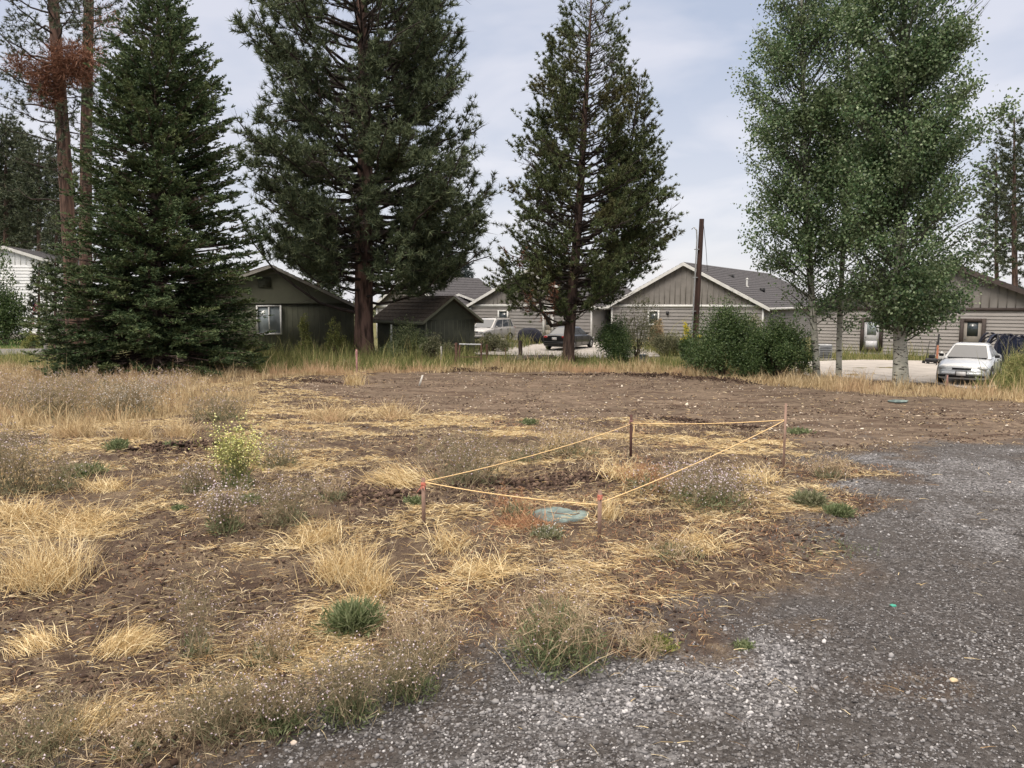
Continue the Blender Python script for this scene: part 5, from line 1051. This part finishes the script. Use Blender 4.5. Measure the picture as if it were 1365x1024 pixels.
b = MB(); b.tube([p, p+[.12, .2, .9]], .05, 8); b.build('shaft', MAT['orange'], t, True); b = MB(); b.tube([p+[.12, .2, .9], p+[.2, .3, 1.45]], .045, 8); b.build('grip', MAT['darkmetal'], t, True)
p = base_at(1256, 36.5); t = thing('jug', 'white jug on the dark stand left of the silver sedan', 'jug', p)
b = MB(); b.lathe(p, [(0, .34), (.12, .34), (.135, .38), (.135, .56), (.07, .66), (.035, .69), (.035, .74), (0, .74)], 14); b.build('body', MAT['white'], t, True)
b = MB(); b.tube([p+[.1, 0, .6], p+[.16, 0, .66], p+[.15, 0, .55]], .015, 6); b.build('handle', MAT['white'], t, True)
b = MB(); b.box(p+[0, 0, .32], (.34, .34, .03)); [b.box(p+[a_, c_, .155], (.03, .03, .31)) for a_ in (-.14, .14) for c_ in (-.14, .14)]; o = b.build('stand', MAT['darkmetal']); recentre(o, p); tag(o, 'small dark stand carrying the white jug', 'stand')
# mesh play tents
def play_tent(label, px, Y, w_, h_):
    p = base_at(px, Y); t = thing('play_tent', label, 'tent', p, 0, 'navy mesh tents at the tan house wall')
    b = MB(); a = np.linspace(0, pi, 15)
    for dy in (-.7, .7): b.tube([p+np.array([cos(q)*w_/2, dy, sin(q)**.8*h_]) for q in a], .05, 6)
    b.tube([p+np.array([cos(q)*w_/2*.98, .9*cos(q), sin(q)**.8*h_*.95]) for q in a], .035, 6); b.tube([p+np.array([cos(q)*w_/2*.98, -.9*cos(q), sin(q)**.8*h_*.95]) for q in a], .035, 6)
    b.build('hoop', MAT['cover'], t, True)
    b = MB()
    for q in np.arange(0, 14):
        for r in range(2):
            dy = -.7+.7*2*r; 
    V = np.array([p+np.array([cos(q)*w_/2*.97, dy, sin(q)**.8*h_*.97]) for dy in np.linspace(-.7, .7, 9) for q in a]); k = len(a)
    for i in range(8):
        for j in range(14):
            if i % 4 == 0: b.add(V[[i*k+j, i*k+j+1, (i+1)*k+j+1, (i+1)*k+j]], [[0, 1, 2, 3]])
    for i, q in enumerate(np.linspace(.05, .95, 30)):      # mesh panel strands on the front
        x_ = (q-.5)*w_; hh = h_*(max(1-(x_*2/w_)**2, 0)**.5)*.95; b.tube([p+np.array([x_, -.7, .02]), p+np.array([x_, -.7, hh])], .016, 4, cap=False)
    for q in np.linspace(.05, .9, 22): ww = w_/2*(1-q**2)**.5*.97; b.tube([p+np.array([-ww, -.7, q*h_]), p+np.array([ww, -.7, q*h_])], .012, 4, cap=False)
    b.build('mesh', MAT['net'], t)
play_tent('left tall navy mesh tent with arched hoops beside the tan door', 1330, 38.2, 1.25, 1.5)
play_tent('middle navy mesh tent with arched hoops', 1345, 37.6, 1.3, 1.45)
play_tent('lower navy mesh tent cut by the right edge of the photo', 1368, 37.2, 1.6, 1.25)
# utility boxes on tan house
p = base_at(1098, 40.5); t = thing('air_conditioner', 'grey air conditioning unit left of the white door', 'air conditioner', p)
b = MB(); b.box(p+[0, 0, .45], (.7, .6, .75)); o = b.build('casing', MAT['galv'], t); q = o.modifiers.new('bevel', 'BEVEL'); q.width = .04; q.segments = 2
b = MB(); [b.box(p+[0, -.305, .16+i*.09], (.6, .02, .03)) for i in range(7)]; b.build('louvre', MAT['darkmetal'], t)
b = MB(); b.box(p+[0, 0, .04], (.9, .8, .08)); b.build('pad', MAT['concrete'], t)
# flags, mailbox-like post by the white house
def flag(name, label, Y, p0, p1, w_, h_, hang=True, m='white'):
    a = P(*p0, Y); c = P(*p1, Y); t = thing(name, label, 'flag', a); b = MB(); b.tube([a, c], .025, 6); b.build('pole', MAT['white'], t, True)
    d = (c-a); f = MB()
    nc, nr = 12, 14; V = []
    for i in range(nr+1):
        for j in range(nc+1):
            u = j/nc; q = a+d*(.45+.5*u); V.append(q+np.array([.06*sin(i*1.1+j), .08*sin(i*.9)+.05*sin(j*1.3), -h_*i/nr]))
    V = np.array(V)
    for m_ in (0, 1, 2):
        for i in range(nr):
            for j in range(nc):
                cant = u_ = (j/nc > .6 and i < 6); mm = 2 if cant else (0 if j % 2 == 0 else 1)
                if mm == m_: k_ = nc+1; f.add(V[[i*k_+j, i*k_+j+1, (i+1)*k_+j+1, (i+1)*k_+j]], [[0, 1, 2, 3]], m_)
    f.build('cloth', [MAT['red'], MAT['cloth'], MAT['navy']], t, True)
flag('flag', 'striped flag hanging from an angled white pole at the white house porch', 56, (60, 412), (42, 396), .8, .9)
flag('flag', 'red and white banner hanging low by the white house wall', 57, (47, 417), (41, 416), .8, 1.0)
p = base_at(61, 46.5); t = thing('mailbox_post', 'pale square post with a wide cap left of the spruce', 'post', p)
b = MB(); b.box(p+[0, 0, .65], (.16, .16, 1.3)); b.build('post', MAT['offwhite'], t); b = MB(); b.box(p+[.12, 0, 1.36], (.5, .3, .12)); b.build('cap', MAT['offwhite'], t)

# ------------------------------------------------------------------ stakes, string, cover
def stake(label, px, py, top, m='lath', w_=.04, lean=0, tape='tape', grp=None, tape_h=.05, th=.016):
    p = gp(px, py); Y = p[1]; h_ = Z(top, Y)-p[2]; t = thing('survey_stake', label, 'stake', p, rng.uniform(-.3, .3), grp)
    b = MB(); v = np.array([[i, j, k] for i in (-1, 1) for j in (-1, 1) for k in (0, 1)])*np.array([w_/2, th/2, h_+.08])+np.array([0, 0, -.08]); v[v[:, 2] > 0, 0] += lean
    b.add(v, [[0, 1, 3, 2], [4, 6, 7, 5], [0, 4, 5, 1], [2, 3, 7, 6], [0, 2, 6, 4], [1, 5, 7, 3]]); b.build('lath', MAT[m], t, world=False)
    if tape:
        b = MB(); b.lathe((lean*.85, 0, h_*.86), [(w_*.62, -tape_h/2), (w_*.7, 0), (w_*.62, tape_h/2)], 8, sc=(1, .7)); b.blades(np.tile([[lean*.85, -.01, h_*.86]], (5, 1)), nrm(rng.normal(size=(5, 3))+[0, -.4, -.8]), rng.uniform(.05, .12, 5), .02); b.build('ribbon', MAT[tape], t, world=False)
    return p, h_
A, ha = stake('nearest left stake of the string square with orange ribbon', 565, 702, 637)
D, hd = stake('nearest right stake of the string square, reddish, beside the round lid', 799, 717, 654)
C, hc = stake('tall thin pale stake at the right corner of the string square', 1044, 636, 538, tape=None, w_=.03)
Bk, hb = stake('dark stake at the far corner of the string square', 840.5, 617, 553, m='lath_dark', tape='pink', tape_h=.03)
def line(name, label, a, c, r, sag):
    t = np.linspace(0, 1, 12)[:, None]; q = a*(1-t)+c*t; q[:, 2] -= (sag*4*t*(1-t))[:, 0]; b = MB(); b.tube(q, r, 6); o = b.build(name, MAT['rope'], smooth_=True); recentre(o, a); tag(o, label, 'rope'); return o
up = np.array([0, 0, 1.])
at_ = lambda px, py, Yq: P(px, py, Yq)
line('guide_rope', 'thick yellow rope between the two nearest stakes', at_(566, 643, A[1]), at_(799, 673, D[1]), .006, .03)
line('guide_rope', 'yellow rope from the left front stake to the far dark stake', at_(566, 642, A[1]), at_(840, 566, Bk[1]), .0055, .05)
line('guide_rope', 'yellow rope rising from the right front stake to the tall thin stake', at_(799, 671, D[1]), at_(1045, 561, C[1]), .0055, .04)
line('guide_rope', 'yellow rope across the back between the dark and the tall stakes', at_(840, 564, Bk[1]), at_(1045, 560, C[1]), .0065, .03)
b = MB(); a = at_(845, 565, Bk[1]); b.tube([at_(840, 566, Bk[1]), a, a-[0, .02, .12], a-[0.01, .02, .2]], .009, 6); o = b.build('rope_tail', MAT['rope'], smooth_=True); recentre(o, a); tag(o, 'loose rope end hanging by the far dark stake', 'rope')
stake('pinkish stake with tied ribbons in front of the ponderosa', 476, 509, 466, m='pink', w_=.065, tape='pink', tape_h=.25, th=.05)
stake('short whitish leaning stake on the graded soil', 558, 516, 500, m='offwhite', w_=.07, tape=None, lean=.16)
stake('dried reddish weed stalk like stake in the grass left of the sedan front', 1262, 520, 500, m='pink', w_=.05, tape=None)
# round lid
p = gp(747, 691); t = thing('manhole_lid', 'teal grey cracked round lid flush in the ground inside the string square', 'lid', p)
b = MB(); n_ = 40; R0 = 36/F*p[1]; an = np.arange(n_)*2*pi/n_; rr = R0*(1+.035*np.sin(3*an+1)+.02*np.sin(7*an))
V = []
for q, zz in ((0, .014), (.3, .015), (.6, .014), (.93, .012), (1.0, .004), (1.02, -.06)):
    for i in range(n_): V.append([cos(an[i])*rr[i]*q*1.05, sin(an[i])*rr[i]*q, zz+.006*(vn(cos(an[i])*q*3, sin(an[i])*q*3, .5, 3)-.5)])
V = np.array(V)+p; ii = np.arange(5)[:, None]*n_; jj = np.arange(n_)[None]; b.add(V, np.stack([ii+jj, ii+n_+jj, ii+n_+(jj+1) % n_, ii+(jj+1) % n_], -1).reshape(-1, 4)); b.build('cover', MAT['lid'], t, True)
b = MB(); c = [p+np.array([x_*R0, y_*R0, .019]) for x_, y_ in ((-.5, .1), (-.2, -.1), (.15, -.22), (.5, -.3), (.7, -.12))]; b.tube(c, [.004, .008, .01, .007, .004], 5); b.build('crack', MAT['bark_fir'], t, True)
def boulder(label, px, py, wpx, m, flat=.5, name='stone'):
    p = gp(px, py); r_ = wpx/2/F*p[1]; b = MB(); v, f = ico(); v = v*(1+rng.normal(size=(12, 1))*.16)*np.array([r_, r_*.8, r_*flat]); b.add(v+p+[0, 0, r_*flat*.4], f); o = b.build(name, MAT[m]); recentre(o, p); tag(o, label, 'stone')
    q = o.modifiers.new('bevel', 'BEVEL'); q.width = r_*.12; q.segments = 2
MAT['tan_stone'] = mat('tan_stone', (.52, .42, .27), (.36, .28, .18), 30, .85); MAT['pale_stone'] = mat('pale_stone', (.6, .52, .45), (.4, .33, .28), 30, .85); MAT['teal'] = mat('teal_plastic', (.05, .30, .22), (.03, .2, .15), 20, .5)
boulder('tan flat stone lying on the gravel at the lower right', 1271, 908, 14, 'tan_stone'); boulder('whitish rounded stone at the bottom edge of the weeds', 391, 992, 12, 'pale_stone', .7); boulder('lilac grey stone in the soil at the left front', 252, 815, 13, 'pale_stone'); boulder('small pale stone near the left side gravel edge', 52, 921, 9, 'pale_stone')
boulder('crumpled teal green scrap on the gravel', 1190, 808, 11, 'teal', .35, 'litter'); boulder('white scrap in the rust coloured weeds near the lid', 795, 700, 6, 'white', .3, 'litter'); boulder('grey flat slab on the graded soil below the largest aspen', 1196, 537, 34, 'lid', .14, 'slab')

# ------------------------------------------------------------------ weeds and tufts
def bend(b, base, dirs, ln, w_, curl=.35, m=0):
    d1 = nrm(dirs+np.array([0, 0, -curl])*rng.random((len(base), 1))+rng.normal(size=dirs.shape)*.08); b.grass(base, dirs, d1, ln, w_, m); return base+dirs*ln[:, None]*.5, base+dirs*ln[:, None]*.5+d1*ln[:, None]*.5
def knap(label, px, py, wpx, hpx, n=70, ch=.34, flower='flower_lilac', fn=1.0, m='stem_grey', core='leaf_sage', name='knapweed', cat='weed', dense=1., grp=None, core_amt=1., fs=1.):
    p = gp(px, py); Y = p[1]; R = wpx/2/F*Y; H = hpx/F*Y*1.05; t = thing(name, label, cat, p, 0, grp)
    sw = .0028+.00042*Y; b = MB(); k = int(n*dense)
    lean = rng.normal(size=(k, 2))*.62; lean *= (R/H)
    d = nrm(np.stack([lean[:, 0], lean[:, 1], np.ones(k)], 1)); base = p+np.concatenate([rng.normal(size=(k, 2))*R*.34, np.full((k, 1), -.01)], 1); base[:, 2] = ground(base[:, 0], base[:, 1])
    ln = H*rng.uniform(.65, 1.08, k); mid, tip = bend(b, base, d, ln, sw, .25)
    tips = [tip]
    for lv in range(2):                    # side branchlets twice over
        q = 6 if lv == 0 else 4; src = np.repeat(np.arange(len(mid)), q); u = rng.random((len(src), 1))
        o = mid[src]*(1-u)+tip[src]*u if lv == 0 else mid[src]*(1-u)+tip[src]*u
        dd = nrm(rng.normal(size=(len(src), 3))*.9+np.array([0, 0, .6])); l2 = H*rng.uniform(.10, .26, len(src))*(1 if lv == 0 else .55)
        if lv == 1: s_ = rng.random(len(src)) < .55; o, dd, l2 = o[s_], dd[s_], l2[s_]
        mid2, tip2 = bend(b, o, dd, l2, sw*.7, .2); tips.append(tip2); mid, tip = mid2, tip2
    b.build('stems', MAT[m], t)
    c = MB(); kc = int(240*core_amt*dense*(.5+R*1.5)); q = nrm(rng.normal(size=(kc, 3)))*(rng.random((kc, 1))**.5)*np.array([R*.75, R*.75, H*ch]); q[:, 2] = np.abs(q[:, 2])*1.1
    c.leaves(p+q, nrm(q*.6/np.array([R, R, H])+rng.normal(size=(kc, 3))*.6+[0, 0, .5]), rng.uniform(.03, .09, kc)*(.8+.03*Y), .004+.0011*Y); c.build('leaves', MAT[core], t)
    if fn > 0:
        tp = np.vstack(tips); tp = tp[rng.random(len(tp)) < .16*fn]; f = MB(); rocks(f, tp, rng.uniform(.55, 1.1, len(tp))*(.0055+.0005*Y)*fs, .9, OCT); f.build('flowers', MAT[flower], t)
    return t
K = knap
K('large lilac knapweed clump inside the string square at the right', 942, 672, 158, 62, 150, fn=1.8, core='leaf_green', core_amt=2, fs=1.1)
K('wide airy knapweed clump left of the string square back rope', 622, 640, 130, 72, 130, fn=.7, m='stem_grey')
K('thin knapweed behind the string square, left of the dark stake', 762, 610, 110, 50, 80, fn=.6, m='stem_tan')
K('large bushy weed with green core at the gravel edge in the foreground', 742, 880, 190, 120, 130, .62, 'flower_lilac', .35, 'stem_tan', 'leaf_green', core_amt=8)
K('pale lilac flowering weed mat right of the front weed row centre', 545, 925, 110, 78, 90, fn=.5, core='leaf_green', core_amt=2.6, fs=1.0)
K('lilac flowering weed mat at the front, left of centre', 465, 955, 120, 95, 120, fn=.6, core='leaf_green', core_amt=3, fs=1.0)
K('green based knapweed at the front beside the whitish stone', 372, 975, 100, 70, 100, fn=.5, core='leaf_green', core_amt=3, fs=1.)
K('sprawling dry knapweed at the bottom of the photo', 290, 990, 130, 90, 120, fn=.3, m='stem_grey')
K('grey green weed mound in the bottom left corner', 60, 1010, 200, 70, 130, fn=.2, core_amt=1.2)
K('grey green weed filling the bottom edge right of the corner', 190, 1015, 130, 60, 90, fn=.2, m='stem_tan')
K('tall sparse knapweed above the dark soil at the left front', 262, 880, 60, 110, 34, fn=1.1, fs=.8)
K('small lilac weed above the front weed row', 360, 880, 110, 60, 60, fn=.7, m='stem_tan', fs=.8)
K('thin weed stems between the green tuft and the big foreground bush', 560, 880, 130, 90, 80, fn=.25, m='stem_tan')
K('grey lilac weed left of and below the yellow flowering plant', 300, 712, 64, 66, 80, fn=1.5, core='leaf_green', core_amt=1.6, fs=1.2)
K('bluish grey knapweed right of and below the yellow flowering plant', 382, 700, 90, 66, 90, fn=.9)
K('pale knapweed close behind the yellow flowering plant', 372, 622, 70, 44, 60, fn=1.0)
K('short knapweed between the yellow plant and the field edge', 262, 655, 54, 42, 50, fn=1.0)
K('big white flowered weed mass in the left back field', 172, 556, 96, 52, 170, .34, 'flower_white', 1.6)
K('dense lilac weed mass at the left back, second from the photo edge', 78, 560, 120, 62, 170, fn=1.0, m='stem_grey')
K('weed mass at the left edge in the back field', 8, 552, 90, 56, 130, fn=.8, m='stem_tan')
K('greyish weed clump at the middle of the back left field', 292, 562, 100, 40, 110, fn=.4)
K('lilac haze of weeds before the spruce, left side', 120, 520, 120, 30, 150, fn=.8, m='stem_tan')
K('lilac haze of weeds before the spruce, right side', 215, 525, 110, 32, 150, fn=1.2, m='stem_tan')
K('airy grey weed at the left edge, mid field', 18, 655, 90, 84, 110, fn=.9)
K('greyish weed right of the left edge weed, mid field', 80, 650, 80, 50, 70, fn=.5)
K('small pale weed on the straw left of the string square', 445, 668, 60, 40, 40, fn=.5, m='stem_tan')
K('low weed right of the string square by the gravel', 1105, 632, 60, 32, 60, fn=.2, m='stem_tan')
K('small grey weed before the right front stake', 900, 735, 110, 34, 60, fn=.1, m='stem_tan')
K('faint dry weed left of the round lid', 690, 690, 70, 40, 30, fn=.1, m='stem_red')
K('rusty weed at the foot of the right front stake', 860, 655, 90, 42, 60, fn=.2, m='stem_red')
K('dark grey weed clump between back ropes', 700, 612, 70, 34, 60, fn=.3)
K('long dry twiggy weed sprawling right of the foreground bush', 850, 870, 110, 50, 60, fn=0, m='stem_tan', core_amt=.3)
K('grey white low weed cushion before the round lid', 728, 718, 64, 16, 90, .34, 'flower_white', .4, 'leaf_sage', core_amt=2)
# yellow flowering plant
K('tall bright yellow flowering mustard standing in the left field', 316, 650, 62, 84, 70, .6, 'flower_yellow', 2.6, 'leaf_pale', 'leaf_green', 'mustard_plant', 'plant', core_amt=2.4, fs=1.35)
def greens(label, px, py, wpx, hpx, n=260, m='leaf_green', name='green_weed'):
    p = gp(px, py); R = wpx/2/F*p[1]; H = hpx/F*p[1]; k = int(n*1.5); d = nrm(np.concatenate([rng.normal(size=(k, 2))*.75, np.abs(rng.normal(size=(k, 1)))*.7+.35], 1)); b = MB()
    o = p+np.concatenate([rng.normal(size=(k, 2))*R*.35, np.zeros((k, 1))], 1); bend(b, o, d, H*rng.uniform(.4, 1.15, k), .0025+.0008*p[1], .6)
    b.leaves(o+d*H*.5, nrm(d+rng.normal(size=(k, 3))*.4), H*rng.uniform(.2, .5, k), .006+.0015*p[1]); t = b.build(name, MAT[m]); recentre(t, p); tag(t, label, 'weed')
greens('bright green small weed at the gravel edge right of the square', 1117, 684, 38, 18, 320)
greens('grey green small weed just left of the bright green one', 1080, 670, 40, 24, 320, 'leaf_sage')
greens('green weed tuft in the dry grass at the left front', 472, 838, 60, 50, 420)
greens('tiny green sprout beside the nearest left stake', 552, 676, 24, 14, 120); greens('green sprout on the graded soil left of the far rope', 706, 566, 24, 9, 120); greens('green sprout by the tall thin stake on the soil', 1065, 580, 34, 10, 150)
greens('low green patch on the dark soil left of the yellow plant', 228, 600, 36, 12, 160); greens('green streak of low weeds in the left mid field', 110, 632, 64, 20, 260); greens('lone sprout in the straw under the yellow plant', 238, 680, 18, 9, 90); greens('green sprout in the soil behind the yellow plant', 158, 604, 26, 20, 130)
greens('small green weed at the foot of the yellow flowering plant', 330, 668, 40, 18, 160); greens('little green plant on the gravel in front of the foreground bush', 990, 862, 34, 10, 100); greens('rusty green sprout right of the foreground bush', 880, 862, 60, 14, 160, 'leaf_pale')
def tuft(label, px, py, wpx, hpx, n=380, flat=.55, comb=None, m='straw', grp=None):
    p = gp(px, py); R = wpx/2/F*p[1]*1.1; H = hpx/F*p[1]*(.78 if hpx > 30 else .9); k = n; a = rng.uniform(0, 2*pi, k) if comb is None else comb+rng.normal(size=k)*.5
    out_ = rng.uniform(.15, 1, k); d = nrm(np.stack([np.cos(a)*out_*R/H*.8, np.sin(a)*out_*R/H*.8, np.full(k, 1.0)*rng.uniform(.5, 1.1, k)], 1)); b = MB()
    o = p+np.stack([rng.normal(size=k)*R*.42, rng.normal(size=k)*R*.42, np.full(k, -.005)], 1); o[:, 2] = ground(o[:, 0], o[:, 1])
    bend(b, o, d, np.hypot(R, H)*rng.uniform(.2, 1.1, k), .002+.0005*p[1], 1.3*flat); t = b.build('dry_grass_tuft', MAT[m]); recentre(t, p); tag(t, label, 'grass tuft', grp)
tuft('big golden grass tuft at the left edge of the foreground', 60, 775, 120, 75, 900, .5); tuft('flattened pale straw tuft on the dark soil at the left front', 165, 860, 80, 34, 620, 1.0, .3); tuft('small combed straw tuft at the left edge by the dark soil', 50, 862, 70, 18, 340, 1.1, 2.8)
tuft('bright golden grass tuft above the green weed', 462, 768, 90, 56, 760, .5); tuft('golden tuft right of the green weed', 500, 790, 60, 45, 420, .6); tuft('straw tuft at the bottom left among weeds', 110, 985, 90, 40, 480, .8, .4)
tuft('upright pale tuft beside the right front stake', 812, 690, 34, 36, 260, .4); tuft('dry tuft at the base of the far dark stake', 830, 640, 70, 24, 420, 1.0); tuft('tall pale tuft behind the square, right of the airy knapweed', 745, 605, 36, 36, 260, .3)
tuft('orange tan tuft along the left mid field, first', 100, 585, 60, 38, 420, .35, m='straw_far'); tuft('orange tan tuft along the left mid field, beside a dark soil patch', 180, 588, 50, 36, 380, .35, m='straw_far'); tuft('orange tan tuft behind the yellow flowering plant', 240, 582, 44, 30, 300, .4, m='straw_far')
tuft('low tan tuft in the mid field right of the spruce', 440, 560, 70, 24, 380, .4, m='straw_far'); tuft('low tan tuft in the mid field centre left', 520, 558, 60, 22, 340, .4, m='straw_far'); tuft('tan tuft at the foot of the pinkish stake', 474, 514, 26, 22, 200, .3)
tuft('straw tuft under the pale left edge weed', 30, 690, 90, 34, 460, .9); tuft('flattened straw fan in the mid field left', 100, 700, 130, 22, 560, 1.2); tuft('flattened straw fan left of the nearest stake', 540, 640, 90, 20, 480, 1.2, 3.4)
tuft('dry fan of straw below the string square', 640, 770, 110, 20, 460, 1.2); tuft('straw fan below the right rope', 930, 725, 100, 18, 420, 1.2, m='straw'); tuft('rusty fan below the round lid', 700, 705, 90, 16, 320, 1.0, m='stem_red'); tuft('wispy tuft between golden tuft and lid', 600, 730, 70, 24, 260, .8)
tuft('tan tuft on the soil by the tall thin stake', 1010, 640, 60, 24, 240, .9); tuft('pale tuft in the dry field left of the yellow plant', 140, 650, 60, 20, 300, 1.1); tuft('dry tuft below the bluish knapweed', 420, 720, 80, 30, 380, .8)
